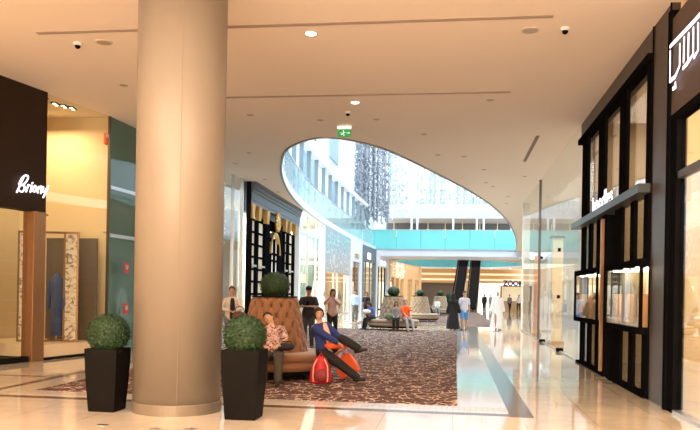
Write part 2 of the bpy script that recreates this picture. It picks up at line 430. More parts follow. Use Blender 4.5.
# building behind the atrium
struct('wall_atrium_left', MB().box(-12.4, -12, 16, 96, 6.3, 30), M_WHITE)
struct('wall_atrium_right', MB().box(11.6, 12, 16, 96, 6.3, 30), M_WHITE)
struct('wall_atrium_near', MB().box(-12, 12, 15.6, 16, 6.3, 30), M_WHITE)
struct('wall_atrium_far', MB().box(-12.4, 12, 100, 100.4, 7.6, 34), window_grid_mat('pale_glazing_grid', (0.30, 0.38, 0.44), (0.16, 0.21, 0.26), 2.2, 2.2, 0.06))
struct('ceiling_upper_gallery', MB().box(-9.2, 12, 92, 100, 10.9, 12.6), mat('gallery_soffit', (0.55, 0.54, 0.58), 0.6))
struct('floor_upper_gallery', MB().box(-12, 12, 79.5, 81, 6.0, 6.3), M_WHITE)
b = MB()
for i, (y, z) in enumerate([(y, z) for y in (34, 46, 58, 70) for z in (9.9, 14.5, 19.0)]):
    b2 = MB(); b2.box(-12.0, -11.9, y, y + 5, z, z + 3.4)
    struct('window_%d' % (i + 1), b2, mat('upper_window', (0.30, 0.42, 0.56), 0.15, var=0.2, scale=0.6))
# walls
def wall_run(ys, name, m, z0=0, z1=H, th=0.25, off=0.0):
    struct(name, strip([(LX(y) - th / 2 - off, y) for y in ys], z0, z1, th), m)
struct('wall_left_back', MB().box(-16, -15.7, -14, 100, 0, H), M_CREAM)
struct('wall_left_near', strip([(-9.45 - 0.15, 13.0), (-10.6, 8.0), (-11.5, -14)], 0, H, 0.2), M_CREAM)
struct('wall_right_near', MB().box(8.0, 8.3, -14, 18.9, 0, H), M_CREAM)
struct('wall_right_shop', MB().box(7.6, 8.0, 18.9, 35.2, 0, H), mat('taupe_shop_wall', (0.26, 0.25, 0.23), 0.6))
struct('wall_behind', MB().box(-16, 8.3, -14.3, -14, 0, H), M_CREAM)
struct('wall_right_far', MB().box(9.4, 9.7, 35.2, 110, 0, H), mat('far_wall', (0.80, 0.78, 0.76), 0.5))
struct('wall_right_return', MB().box(7.6, 9.7, 35.2, 35.4, 0, H), M_WHITE)
struct('wall_far', MB().box(-16, 12, 124, 124.4, 0, 6), M_AMBER)

# ================================================================== CARPETS
k = MB().box(-6.45, 0.06, 10.93, 33.7, 0.0, 0.006).build('carpet', M_CARPET)
tag(k, 'brown carpet with pale squiggles under the nearest tufted seat', 'carpet')
k = MB().box(-5.4, 2.2, 38.5, 70, 0.0, 0.006).build('carpet', M_CARPET)
tag(k, 'farther brown carpet beyond the white marble crossing', 'carpet')

# ================================================================== COLUMN
col = empty('column', (-3.66, 9.62, 0), 0, 'thick round beige column between the two potted box balls', 'column')
MB().lathe([(0.575, 0.14), (0.585, H)], 72).build('shaft', M_COLUMN, col, True)
MB().lathe([(0.59, 0), (0.59, 0.13), (0.58, 0.14)], 72).build('base_ring', mat('column_base', (0.22, 0.175, 0.13), 0.4, metal=0.2), col, False)
b = MB(); a0 = -PI / 2 + 0.36
for a in (a0, a0 + PI):
    b.tube([(0.575 * math.cos(a), 0.575 * math.sin(a), 0.15), (0.585 * math.cos(a), 0.585 * math.sin(a), H - .01)], 0.004, 6)
b.build('seam', mat('seam_dark', (0.25, 0.17, 0.11), 0.5), col)

# ================================================================== TOPIARY
def leafball(r, nleaf, seed, flat=0.94):
    rnd = random.Random(seed); mb = MB(); bm = mb.bm
    mb.ball((0, 0, 0), (r * .95, r * .95, r * .95 * flat), 24, 16)
    for v in bm.verts: v.co *= 1 + 0.05 * noise.noise(v.co * 14)
    for i in range(nleaf):
        z = rnd.uniform(-1, 1); a = rnd.uniform(0, 2 * PI); q = math.sqrt(1 - z * z)
        n = V((q * math.cos(a), q * math.sin(a), z)); c = V((n.x, n.y, n.z * flat)) * r * rnd.uniform(0.93, 1.03)
        u = n.cross(V((rnd.uniform(-1, 1), rnd.uniform(-1, 1), rnd.uniform(-1, 1)))).normalized()
        tilt = rnd.uniform(0.1, 0.9); l = (u * math.cos(tilt) + n * math.sin(tilt)).normalized(); s = l.cross(n).normalized()
        L_, W_ = rnd.uniform(.016, .026), rnd.uniform(.006, .010)
        bm.faces.new([bm.verts.new(p) for p in (c - l * L_ * .3, c + s * W_ + l * L_ * .2, c + l * L_, c - s * W_ + l * L_ * .2)])
    return mb
def planter_tree(loc, label, seed, w=.44, h=.82, bo=.19):
    e = empty('potted_topiary', loc, 0, label, 'potted plant', 'potted box balls beside the column')
    a = w / 2
    mb = MB(); rings = []
    for z, q, in ((0, a * .80), (.02, a * .81), (h * .5, a * .93), (h * .93, a), (h, a), (h, a - .03), (h - .06, a - .035)):
        rings.append([mb.bm.verts.new((sx * q, sy * q, z)) for sx, sy in ((-1, -1), (1, -1), (1, 1), (-1, 1))])
    mb.skin(rings).build('planter', M_BLACKM, e)
    MB().box(-a + .04, a - .04, -a + .04, a - .04, h - .08, h - .05).build('soil', mat('soil', (.05, .03, .02), .9), e)
    f = leafball(.272, 4200, seed).build('foliage', M_LEAF, e); f.location = (0, 0, h + bo)
    MB().tube([(0, 0, h - .06), (0, 0, h + .1)], .02, 8).build('stem', M_BRONZE, e)
    return e
planter_tree((-4.53, 9.38, 0), 'box ball in tapered black planter left of the column', 1)
planter_tree((-2.62, 9.22, 0), 'box ball in tapered black planter right of the column', 2, .48, .87, .17)

# ================================================================== TUFTED SEATS
def tufted(name, loc, label, m, nx=15, rows=6, detail=True, group='round tufted seats with a box ball on top'):
    e = empty(name, loc, 0, label, 'sofa', group)
    mb = MB(); NA, NZ = (240, 90) if detail else (150, 54); z0, z1 = .42, 1.50; rings = []
    def rad(t): return .66 + (.435 - .66) * t
    def puff(th, t):
        a = th / (2 * PI) * nx + t * rows / 2; c = th / (2 * PI) * nx - t * rows / 2
        return (abs(math.sin(PI * a)) * abs(math.sin(PI * c))) ** .5
    for j in range(NZ + 1):
        t = j / NZ; R = []
        edge = 1 - max(0, (t - .93) / .07) ** 2 * .12
        for i in range(NA):
            th = 2 * PI * i / NA
            fa = th / (2 * PI) * nx + t * rows / 2; fc = th / (2 * PI) * nx - t * rows / 2
            g2 = math.exp(-((fa - round(fa)) ** 2 + (fc - round(fc)) ** 2) / .035)
            r = (rad(t) - .015 + .030 * puff(th, t) - .055 * g2) * edge
            R.append(mb.bm.verts.new((r * math.cos(th), r * math.sin(th), z0 + (z1 - z0) * t)))
        rings.append(R)
    mb.skin(rings); back = mb.build('tufted_back', m, e, True)
    if detail:
        bt = MB().ball((0, 0, 0), .020, 8, 6); me = None
        for j in range(1, rows):
            for i in range(nx):
                th = 2 * PI * (i + (0 if j % 2 == 0 else .5)) / nx
                if math.sin(th) > .25 : continue
                t = j / rows; r = rad(t) - .062
                if me is None:
                    o = bt.build('button', mat('button_velvet', (.10, .04, .016), .8), back, True); me = o.data
                else:
                    o = bpy.data.objects.new('button', me); COL.objects.link(o); o.parent = back
                o.location = (r * math.cos(th), r * math.sin(th), z0 + (z1 - z0) * t)
    MB().lathe([(.6, .17), (1.13, .17), (1.165, .21), (1.165, .30), (1.13, .325), (.6, .325)], 64).build('seat_rail', m, e, True)
    MB().lathe([(.6, .33), (1.12, .33), (1.165, .36), (1.17, .41), (1.13, .455), (1.0, .475), (.6, .475)], 64).build('seat_cushion', m, e, True)
    MB().lathe([(.3, .10), (1.06, .10), (1.06, .17), (.3, .17)], 48).build('base', M_BLACKM, e)
    for k in range(10):
        th = 2 * PI * k / 10 + .2
        MB().tube([(.98 * math.cos(th), .98 * math.sin(th), 0), (.98 * math.cos(th), .98 * math.sin(th), .11)], [.018, .026], 10).build('foot', M_STEEL if not detail else M_BLACKM, e)
    MB().lathe([(.30, 1.49), (.44, 1.49), (.44, 1.515), (.30, 1.515)], 40).build('top_rim', M_BLACKM, e)
    return e
tufted('tufted_sofa', (-3.42, 14.05, 0.006), 'tan tufted round seat nearest the camera, behind the right planter', M_TUFT)
tufted('tufted_sofa', (-2.72, 33.5, 0.006), 'sand tufted round seat with the person in orange on its bench', M_TUFT2, detail=False)
tufted('tufted_sofa', (-2.05, 44.6, 0.006), 'sand tufted round seat standing right behind the one with the orange shirt', M_TUFT2, detail=False)
tufted('tufted_sofa', (-1.15, 60.0, 0.006), 'small far sand tufted round seat left of the black-robed walker', M_TUFT2, detail=False)
bl = leafball(.29, 2600, 3, .86).build('topiary_ball', M_LEAF); bl.location = (-3.42, 14.05, 1.73)
tag(bl, 'box ball on top of the nearest tan tufted seat', 'topiary', 'box balls on the tufted seats')
for x, y, l, r in ((-2.72, 33.5, 'box ball on the tufted seat of the person in orange', .29), (-2.05, 44.6, 'box ball on the tufted seat just behind the orange-shirt one', .25),
                (-1.15, 60, 'small box ball on the far tufted seat left of the black robe', .29)):
    o = leafball(r, 700, 5, .8).build('topiary_ball', M_LEAF); o.location = (x, y, 1.50 + r * .72)
    tag(o, l, 'topiary', 'box balls on the tufted seats')
o = leafball(.42, 500, 6, .9).build('topiary_ball', M_LEAF); o.location = (-.55, 77, 1.45)
tag(o, 'farthest tiny box ball just left of the black-robed walker', 'topiary', 'box balls on the tufted seats')
e = empty('planter', (-.55, 77, 0), 0, 'far dark planter under the tiniest box ball', 'planter')
MB().box(-.4, .4, -.4, .4, 0, 1.08, .06).build('pot', M_BLACKM, e); MB().box(-.36, .36, -.36, .36, 1.08, 1.11).build('soil', MATS['soil'], e)

# ================================================================== LEFT SHOPS
# --- A: dark fascia with script sign, glass below
u, Ln = unit('menswear_shopfront', 13.0, 15.42, 'dark brown shopfront with glowing script sign at the far left', 'shopfront')
MB().box(-.6, Ln, -.03, .25, 3.25, H).build('fascia', M_BROWN, u)
g = MB().box(-.6, Ln - .42, .10, .112, .12, 3.25).build('glass_pane', M_GLASS, u)
MB().box(-.6, Ln, .0, .2, 0, .12).build('sill', M_BLACKM, u)
p = MB().box(Ln - .40, Ln - .04, -.08, .22, 0, 3.25).build('post', M_BRONZE, u, bevel=.01)
ST = [[(1.538, 3.58), (1.61, 3.71), (1.671, 3.83), (1.722, 3.91)], [(1.6, 3.76), (1.681, 3.9), (1.783, 3.97), (1.853, 3.95), (1.824, 3.87), (1.751, 3.79), (1.671, 3.74), (1.742, 3.75), (1.753, 3.68), (1.691, 3.61), (1.62, 3.62)], [(1.804, 3.63), (1.844, 3.73), (1.865, 3.78), (1.916, 3.77)], [(1.926, 3.64), (1.967, 3.78)], [(1.977, 3.83), (1.987, 3.84)], [(2.057, 3.79), (2.006, 3.72), (2.018, 3.66), (2.079, 3.68), (2.098, 3.76), (2.057, 3.79)], [(2.14, 3.65), (2.169, 3.78)], [(2.159, 3.73), (2.232, 3.8), (2.261, 3.77), (2.232, 3.65)], [(2.312, 3.79), (2.293, 3.7), (2.344, 3.7), (2.465, 3.84), (2.385, 3.69), (2.312, 3.57)]]
b = MB()
for st in ST:
    pts = catmull(st, 4) if len(st) > 2 else [V(q) for q in st]
    b.tube([(q.x, -.09, q.y) for q in pts], .017, 8, caps=True)
b.build('script_sign', M_SIGN, u, True)
# shop interior (rooms share one side wall line)
struct('wall_left_shop_back', strip([(-13.4, 11), (-12.4, 19)], 0, H, .2), M_AMBER)
struct('wall_left_shop_side', MB().box(-12.6, -8.62, 17.75, 17.9, 0, H), M_CREAM)
area('shop_lamp', (-11.3, 13.8, 5.6), (0, 0, 0), 2.2, 2.6, 120, (1, .72, .40))
# clothes rack with garments
rk = empty('clothes_rack', (-11.0, 15.2, 0), .35, 'rack of dark clothes behind the glass below the script sign', 'clothes rack')
b = MB(); b.tube([(-.9, 0, 0), (-.9, 0, 1.5), (.9, 0, 1.5), (.9, 0, 0)], .02, 8); b.box(-.95, -.85, -.25, .25, 0, .03); b.box(.85, .95, -.25, .25, 0, .03)
b.build('rail', M_BRONZE, rk)
for i in range(9):
    gcol = [(.05, .03, .02), (.12, .06, .03), (.03, .03, .04), (.20, .12, .07)][i % 4]
    gx = -.75 + i * .185
    mb = MB(); rr = []
    for z, w_, d_ in ((1.45, .04, .03), (1.40, .20, .05), (1.1, .21, .06), (.62, .24, .07)):
        rr.append([mb.bm.verts.new((gx + sx * d_, sy * w_, z)) for sx, sy in ((-1, -1), (1, -1), (1, 1), (-1, 1))])
    o = mb.skin(rr).build('jacket', mat('garment_%d' % (i % 4), gcol, .9), rk, bevel=.015)
# blue shirts on a high shelf
sh = empty('display_table', (-10.6, 13.9, 0), .3, 'low bronze display table with folded shirts inside the left shop', 'table')
MB().box(-.7, .7, -.35, .35, .84, .88).build('tabletop', M_BRONZE, sh)
for sx in (-.65, .65):
    for sy in (-.3, .3): MB().box(sx - .02, sx + .02, sy - .02, sy + .02, 0, .84).build('leg', M_BRONZE, sh)
for i in range(4):
    o = MB().box(-.13, .13, -.17, .17, 0, .07).build('folded_shirt', mat('shirt_blue_%d' % i, [(.15, .22, .42), (.45, .5, .6), (.1, .1, .2), (.3, .35, .5)][i], .9), bevel=.02)
    o.location = (-10.6 + (-.5 + i * .33) * .955, 13.9 + (-.5 + i * .33) * .295, .88)
    tag(o, 'folded shirt on the low bronze table inside the left shop', 'shirt', 'folded shirts on the display table')

# --- B: tall display window
u, Ln = unit('display_window', 15.42, 17.68, 'tall glowing shop window with floral screens and a blue garment', 'shop window')
MB().box(0, Ln, .05, .062, .33, H).build('glass_pane', glass_mat('window_glass', (.95, .96, .93), .6, ior=1.3), u)
b = MB(); b.box(0, .03, 0, .1, .0, H); b.box(Ln - .03, Ln, .02, .09, 0, H); b.build('frame', mat('window_frame_dark', (.08, .06, .04), .5), u)
MB().box(0, Ln, -.02, 2.4, 0, .06).build('plinth', M_BLACKM, u)
MB().box(0, Ln, .0, 2.4, .06, .33).build('plinth_step', mat('plinth_cream', (.80, .62, .40), .4), u)
MB().box(-.1, Ln, 2.45, 2.6, 0, H).build('back_panel', mat('window_cream', (.66, .50, .29), .7, var=.02), u)
for x_, z_ in ((.12, 3.22), (.12, 3.85), (Ln - .2, 3.0)):
    MB().ball((x_, .03, z_), .03, 8, 6).build('clamp', M_STEEL, u)
sc_ = empty('floral_screen', (-9.475, 16.475, .33), math.atan2(.25, 1.01), 'bronze frame with a floral panel at each end around the blue coat', 'screen')
for q in (-.52, .52):
    f = MB(); f.box(q - .17, q - .13, -.03, .03, 0, 2.6); f.box(q + .13, q + .17, -.03, .03, 0, 2.6); f.box(q - .13, q + .13, -.03, .03, 0, .05); f.box(q - .13, q + .13, -.03, .03, 2.55, 2.6)
    fr_ = f.build('panel_frame', M_BRONZE, sc_)
    MB().box(q - .13, q + .13, -.01, .01, .05, 2.55).build('floral_panel', M_FLORAL, fr_)
for z in (0, 2.55): MB().box(-.35, .35, -.025, .025, z, z + .05).build('cross_bar', M_BRONZE, sc_)
e = empty('backdrop_screen', (-9.35, 17.3, .33), .0, 'wide taupe backdrop screen behind the blue coat and floral panel', 'screen')
MB().box(-.64, .68, -.03, .03, .02, 2.5).build('panel', mat('taupe_backdrop', (.14, .105, .078), .6), e)
for x_ in (-.5, .5): MB().box(x_ - .05, x_ + .05, -.12, .12, 0, .02).build('foot', M_BRONZE, e)
mn = empty('dressed_mannequin', (-9.30, 16.45, .33), .1, 'headless mannequin in a blue coat between the floral panels', 'mannequin')
mn.location.y += .12
mb = MB(); rr = []
for z, a_, d_ in ((.15, .13, .10), (.5, .14, .12), (.95, .12, .11), (1.3, .17, .13), (1.48, .16, .10), (1.56, .07, .06), (1.62, .06, .05)):
    rr.append(mb.ring(V((0, 0, z)), V((a_, 0, 0)), V((0, d_, 0)), 20))
mb.skin(rr).build('coat', mat('blue_coat', (.05, .09, .26), .8), mn, True)
MB().lathe([(.2, 0), (.2, .02), (.02, .03), (.02, .2)], 20).build('stand', M_STEEL, mn)
for s in (-1, 1): MB().tube([(s * .15, 0, 1.42), (s * .18, .0, 1.1), (s * .17, -.05, .8)], [.055, .045, .035], 10, caps=True).build('sleeve', MATS['blue_coat'], mn, True)
l2 = area('window_lamp', (-9.9, 16.7, 5.6), (0, 0, 0), 1.2, 1.4, 80, (1, .74, .42))
for x_, y_ in ((-9.0, 15.75), (-9.05, 16.35), (-8.95, 16.55), (-8.85, 16.75)):
    e = empty('spotlight_cluster', (x_ - .25, y_, H), .2, 'dark recessed spotlight cluster in the ceiling of the display window', 'ceiling spotlight', 'window spotlights')
    MB().box(-.07, .07, -.16, .16, -.02, 0).build('housing', M_BLACKM, e)
    for q in (-.08, .08): MB().lathe([(.04, -.035), (.04, -.02)], 14, (0, q)).build('lens', M_LAMPW, e)
e = empty('alarm_box', (LX(17.4) + .05, 17.38, 5.28), 0, 'small orange alarm light on the window edge', 'alarm light')
MB().box(-.03, .03, -.07, .07, -.14, .14).build('housing', mat('alarm_orange', (.9, .12, .02), .4), e, bevel=.01)
MB().box(-.02, .045, -.05, .05, .03, .11).build('lens', M_WHITE, e)

# --- C: teal glass wall
u, Ln = unit('teal_glass_screen', 17.72, 25.5, 'teal tinted glass wall left of the column', 'glass wall')
n_ = 5
for i in range(n_):
    MB().box(Ln * i / n_ + .02, Ln * (i + 1) / n_ - .02, .05, .062, 0, H).build('glass_panel', M_TEALG, u)
for z in (2.9, 4.1):
    MB().box(0, Ln, .02, .10, z, z + .09).build('cross_rail', M_STEEL, u)
struct('wall_left_service', strip([(-9.4, 17.9), (-9.1, 25.5)], 0, H, .2), M_TEALW)
struct('wall_left_service_end', MB().box(-9.2, -8.15, 25.5, 25.6, 0, H), M_TEALW)
for z in (1.1, 2.15):
    e = empty('warning_sign', (LX(18.35) + .03, 18.3, z), math.atan2(9.4, .36), 'small red and white sign on the teal glass, %s' % ('lower one' if z < 2 else 'upper one'), 'sign')
    MB().box(-.12, .12, -.012, 0, -.14, .14).build('plate', M_RED, e)
    b = MB(); b.tube([(-.06, -.02, .03), (0, -.02, -.04), (.06, -.02, .03)], .012, 6); b.box(-.07, .07, -.02, -.014, .05, .07); b.build('symbol', M_WHITE, e)
    MB().lathe([(.035, -.02), (.035, .02)], 12, (0, 0)).build('rim_ring', M_WHITE, e)

# --- generic glazed shopfronts
def shopfront(y0, y1, label, frame, glass, fascia=None, fz=5.0, piers=(0, 1), doors=(), sign=None, signmat=M_SIGN, backm=None, lamp=None, depth=3.0,
              doorframe=None, name='shopfront', signsize=.35, lampcol=MID, pw=.25, HH=5.89):
    u, Ln = unit(name, y0, y1, label, 'shopfront', None)
    pm = frame
    for t in piers:
        x = t * (Ln - pw); MB().box(x, x + pw, -.06, .3, 0, HH).build('pier', pm, u)
    if fascia: MB().box(pw, Ln - pw, -.04, .25, fz, HH).build('fascia', fascia, u)
    top = fz if fascia else HH
    cuts = [pw] + [q * Ln for q in doors] + [Ln - pw]
    for a, c in zip(cuts, cuts[1:]):
        MB().box(a + .03, c - .03, .08, .092, .08, top).build('glass_pane', glass, u)
    for q in doors:
        MB().box(q * Ln - .04, q * Ln + .04, .02, .14, 0, top).build('mullion', doorframe or pm, u)
    MB().box(pw, Ln - pw, .0, .16, 0, .08).build('sill', doorframe or pm, u)
    if backm:
        MB().box(0, Ln, depth, depth + .1, 0, HH).build('back_wall', backm, u)
    if sign: text(sign, signsize, signmat, u, (Ln * .5, -.07, fz + .28), 'sign_letters', xs=1.6)
    if lamp:
        p0 = V((LX((y0 + y1) / 2), (y0 + y1) / 2)); area('shop_lamp', (p0.x - depth * .55, p0.y, 5.7), (0, 0, 0), depth * .7, Ln * .6, lamp, lampcol)
    return u, Ln

# D: clear glass with hanging light chains, right of column
u, Ln = shopfront(25.5, 28.5, 'clear glass shopfront between the column and the dark classical shop', M_STEEL, M_GLASSR, None, piers=(), doors=(.4, .75),
                  backm=mat('cool_shop_wall', (.15, .22, .25), .5), lamp=110, lampcol=COOL, depth=3.2)
rnd = random.Random(5)
for k in range(3):
    lx = empty('hanging_light_chain', (LX(26 + k * .8) - .8, 26 + k * .8, H), 0, 'strand of small hanging lights behind the clear glass right of column', 'hanging light', 'hanging light chains')
    MB().tube([(0, 0, -2.6), (0, 0, 0)], .006, 6).build('wire', M_STEEL, lx)
    b = MB()
    for i in range(26): b.ball((rnd.uniform(-.12, .12), rnd.uniform(-.12, .12), -.2 - i * .09), .022, 6, 4)
    b.build('crystals', mat('crystal_lit', (.9, .95, 1), .2, emit=(.85, .93, 1), es=.8), lx)

# E: classical dark shop
u, Ln = unit('classical_shopfront', 28.5, 38.5, 'dark classical shopfront with gold capitals and heavy cornice', 'shopfront')
b = MB()
for z0, z1, o_ in ((5.05, 5.2, .06), (5.2, 5.5, .09), (5.5, 5.62, .14), (5.62, 5.78, .19), (5.78, H, .24)):
    b.box(-.02, Ln, -o_, .3, z0, z1)
b.build('cornice', M_SLATE, u)
MB().box(-.06, -.01, -.06, .12, 0, H).build('cornice_end', M_BLACK, u)
MB().box(-.05, Ln, .1, .35, 4.75, 5.05).build('frieze', M_SLATE, u)
def s_of(y): return (y - 28.5) / (38.5 - 28.5) * Ln
caps = []
for i, y in enumerate((28.8, 29.9, 31.35, 35.2, 36.2, 37.6)):
    x = s_of(y)
    MB().box(x - .22, x + .22, -.03, .1, 0, .45).build('pilaster_base', M_BLACK, u)
    pil = MB().box(x - .16, x + .16, .0, .1, .45, 4.55).build('pilaster', M_BLACK, u)
    mb = MB(); rr = []
    for z, q in ((4.5, .17), (4.62, .18), (4.8, .20), (4.98, .23), (5.05, .24)):
        rr.append([mb.bm.verts.new((x + sx * q, .0 + sy * q * .5, z)) for sx, sy in ((-1, -1), (1, -1), (1, 1), (-1, 1))])
    mb.skin(rr).build('gold_capital', M_GOLD, pil)
# lit grid windows between pilasters
M_LITW = mat('amber_glow', (.7, .6, .42), .4, emit=(1.0, .80, .50), es=.55)  # glow put into far shop backs, fascia strips and kiosk shelf
M_LITD = mat('dim_lit_window', (.45, .40, .32), .4, emit=(1.0, .80, .52), es=.18)
for y0, y1 in ((29.1, 29.65), (30.15, 31.1), (35.45, 35.95), (36.45, 37.35)):
    a, c = s_of(y0), s_of(y1)
    MB().box(a, c, .09, .11, .5, 4.5).build('lit_panel', M_LITD, u)
    b = MB()
    for z in [.5 + .5 * i for i in range(9)]: b.box(a, c, .07, .09, z - .05, z + .05)
    for xx in (a, c): b.box(xx - .04, xx + .04, .07, .1, .5, 4.5)
    b.build('glazing_bars', M_BLACK, u)
    MB().box(a, c, .06, .2, 0, .5).build('stall_riser', M_BLACK, u)
    MB().box(a - .1, c + .1, -.01, .06, 2.6, 2.68).build('shelf_rail', M_STEEL, u)
a, c = s_of(31.6), s_of(34.95)
b = MB(); mid = (a + c) / 2; hw = .95
b.box(a, mid - hw, .05, .3, 0, 4.75); b.box(mid + hw, c, .05, .3, 0, 4.75); b.box(mid - hw, mid + hw, .05, .3, 4.35, 4.75)
b.build('door_surround', M_BLACK, u)
mb = MB(); n = 16
outer = [(mid + 1.0 * math.cos(PI * i / n), 3.3 + 1.0 * math.sin(PI * i / n)) for i in range(n + 1)]; inner = [(mid + .88 * math.cos(PI * i / n), 3.3 + .88 * math.sin(PI * i / n)) for i in range(n + 1)]
for i in range(n):
    q = [outer[i], outer[i + 1], inner[i + 1], inner[i]]
    f = [mb.bm.verts.new((x, -.02, z)) for x, z in q]; g = [mb.bm.verts.new((x, .2, z)) for x, z in q]
    for k in range(4): mb.bm.faces.new((f[k], f[(k + 1) % 4], g[(k + 1) % 4], g[k]))
    mb.bm.faces.new(f); mb.bm.faces.new(g[::-1])
mb.build('door_arch', M_GOLD, u)
b = MB(); b.prism([(mid - .78, .12), (mid + .78, .12), (mid + .78, .14), (mid - .78, .14)], 0.05, 3.3)
for i in range(n):
    p1, p2 = inner[i], inner[i + 1]
    f = [b.bm.verts.new(q) for q in ((p1[0], .13, p1[1]), (p2[0], .13, p2[1]), (mid, .13, 3.3))]; b.bm.faces.new(f)
b.build('fanlight', mat('fanlight_glow', (.8, .8, .8), .3, emit=(.95, .80, .6), es=.35), u)
b = MB()
for xx in (mid - .78, mid, mid + .78): b.box(xx - .06, xx + .06, .02, .12, 0, 4.0)
for z in (1.0, 2.0, 3.0, 3.3): b.box(mid - .78, mid + .78, .04, .12, z - .05, z + .05)
b.build('door_bars', M_BLACK, u)
mb = MB(); mb.lathe([(.02, -.12), (.28, -.10), (.38, 0), (.28, .10), (.02, .12)], 24)
for v in mb.bm.verts: v.co = V((v.co.x, v.co.z * .6, v.co.y * 1.0))
for k in range(14):
    an = 2 * PI * k / 14; mb.ball((.38 * math.cos(an), -.02, .36 * math.sin(an)), .08, 8, 6)
o = mb.build('gold_crest', M_GOLD, u, True); o.location = (mid - .35, -.14, 4.72)

# F: floodlit glass shop
M_LITPALE = mat('glowing_mint_wall', (.85, .92, .80), .5, emit=(.95, 1.0, .88), es=.25)  # back wall has its own glow, shop light put into the material
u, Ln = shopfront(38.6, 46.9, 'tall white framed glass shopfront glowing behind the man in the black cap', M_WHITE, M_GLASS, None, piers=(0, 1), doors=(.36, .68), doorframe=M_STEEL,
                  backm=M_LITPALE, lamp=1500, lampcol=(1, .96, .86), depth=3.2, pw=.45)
for t in (.3, .75): MB().lathe([(.22, 0), (.22, H)], 20, (t * Ln, 1.6)).build('round_column', M_WHITE, u, True)
for i in range(5):
    y = 39.8 + i * 1.45
    e = empty('shop_pendant', (LX(y) - 1.2, y, H), 0, 'cream drum lamp hanging inside the floodlit glass shop', 'pendant lamp', 'pendants in the floodlit shop')
    MB().tube([(0, 0, -3.2), (0, 0, 0)], .012, 6).build('rod', M_STEEL, e)
    MB().lathe([(.26, -3.7), (.26, -3.2)], 16).build('shade', mat('lamp_shade_lit', (.9, .75, .4), .6, emit=(1, .8, .4), es=.9), e)
e = empty('display_shelf', (LX(42) - 2.6, 42, 0), PI / 2, 'long low shelf of yellow goods inside the floodlit shop', 'shelf')
for z in (.5, 1.1, 1.7): MB().box(-2.6, 2.6, -.25, .25, z, z + .05).build('board', M_WHITE, e)
for x in (-2.6, 0, 2.6): MB().box(x - .04, x + .04, -.25, .25, 0, 2.1).build('upright', M_WHITE, e)
for z in (.55, 1.15, 1.75):
    for i in range(12):
        o = MB().box(-.13, .13, -.13, .13, 0, .28).build('gift_box', mat('goods_%d' % (i % 3), [(.8, .6, .15), (.7, .45, .1), (.85, .8, .6)][i % 3], .6))
        o.location = (LX(42) - 2.6, 42 - 2.4 + i * .43, z)
        tag(o, 'small yellow or cream box on the shelves inside the floodlit shop', 'box', 'boxes on the floodlit shelf')

# G: silver crackle panel shop
u, Ln = shopfront(47.0, 58.7, 'silver crackle patterned shopfront with a dark green doorway', M_STEEL, M_GLASS, M_CRACKLE, fz=3.0, doors=(.35, .5, .8),
                  backm=mat('green_shop', (.35, .5, .45), .5), lamp=900, depth=2.5)
# H: white with gold letters
u, Ln = shopfront(58.8, 64.7, 'white stone shopfront with gold letters over brown doors', M_WHITE, glass_mat('bronze_glass', (.5, .36, .22), .8, body=(.2, .12, .06), bodyfac=.4),
                  M_WHITE, fz=4.2, doors=(.5,), doorframe=M_BRONZE, sign='ORO', signmat=M_GOLD, signsize=.6, backm=M_AMBER, lamp=120, pw=1.0)
# I..K
u, Ln = shopfront(64.8, 72.8, 'dark slate shopfront with small lit emblem, fourth from the crackle panel', M_SLATE, M_GLASS, M_SLATE, fz=4.5, doors=(.3, .6), backm=M_CREAM, lamp=260, pw=.9)
MB().box(Ln * .35, Ln * .55, -.08, -.04, 4.75, 5.3).build('emblem', M_SIGN, u)
u, Ln = shopfront(72.9, 79.8, 'narrow white shopfront with black doorways just before the gold one', M_WHITE, M_GLASS, M_WHITE, fz=4.3, doors=(.25, .5, .75), doorframe=M_BLACK, backm=M_BLACK, pw=.8)
MB().box(Ln * .3, Ln * .7, -.1, -.04, 4.5, 4.9).build('lit_sign_bar', M_SIGN, u)
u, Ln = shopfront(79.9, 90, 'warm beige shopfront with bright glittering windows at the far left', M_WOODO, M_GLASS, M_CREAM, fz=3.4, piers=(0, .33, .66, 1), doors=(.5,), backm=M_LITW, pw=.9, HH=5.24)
b = MB(); rnd = random.Random(3)
for i in range(40): b.ball((rnd.uniform(.5, Ln - .5), -.12, rnd.uniform(3.6, 5.0)), .05, 6, 4)
b.build('fascia_lights', mat('glitter', (1, .95, .9), .3, emit=(1, .92, .8), es=.8), u)
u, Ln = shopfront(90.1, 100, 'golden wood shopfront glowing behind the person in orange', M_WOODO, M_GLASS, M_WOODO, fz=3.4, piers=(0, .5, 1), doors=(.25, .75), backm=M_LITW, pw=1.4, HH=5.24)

# ================================================================== RIGHT SHOPS
# glass front y 35.2 .. 19.3
u = runit('glass_shopfront', 35.2, 'long floor to ceiling glass shopfront on the right wall', 'shopfront')
for a, c in ((0, 6.75), (6.85, 11.5), (11.55, 15.85)):
    MB().box(a, c, 0, .012, .02, H).build('glass_panel', M_GLASSL, u)
MB().box(6.74, 6.86, -.03, .06, 0, H).build('mullion', mat('dark_steel', (.10, .10, .11), .35, metal=.6), u)
MB().box(-.12, 0, -.03, .3, 0, H).build('end_post', M_STEEL, u)
for x in (8.2, 12.6):
    MB().box(x - .12, x + .12, -.09, .10, .0, .10).build('floor_hinge', M_BLACKM, u)
for x in (9.2, 10.7):
    b = MB(); b.tube([(x, -.09, .85), (x, -.09, 1.95)], .016, 10, caps=True); b.tube([(x, -.09, 1.0), (x, .0, 1.0)], .010, 8); b.tube([(x, -.09, 1.8), (x, .0, 1.8)], .010, 8)
    b.build('door_handle', M_STEEL, u)
for x, z in ((12.2, 3.0), (12.2, 1.6), (7.6, 3.0)): MB().box(x - .1, x + .1, -.03, .04, z - .05, z + .05).build('patch_fitting', M_BLACKM, u)
MB().box(0, 15.9, -.02, .04, 0, .03).build('threshold', M_STEEL, u)
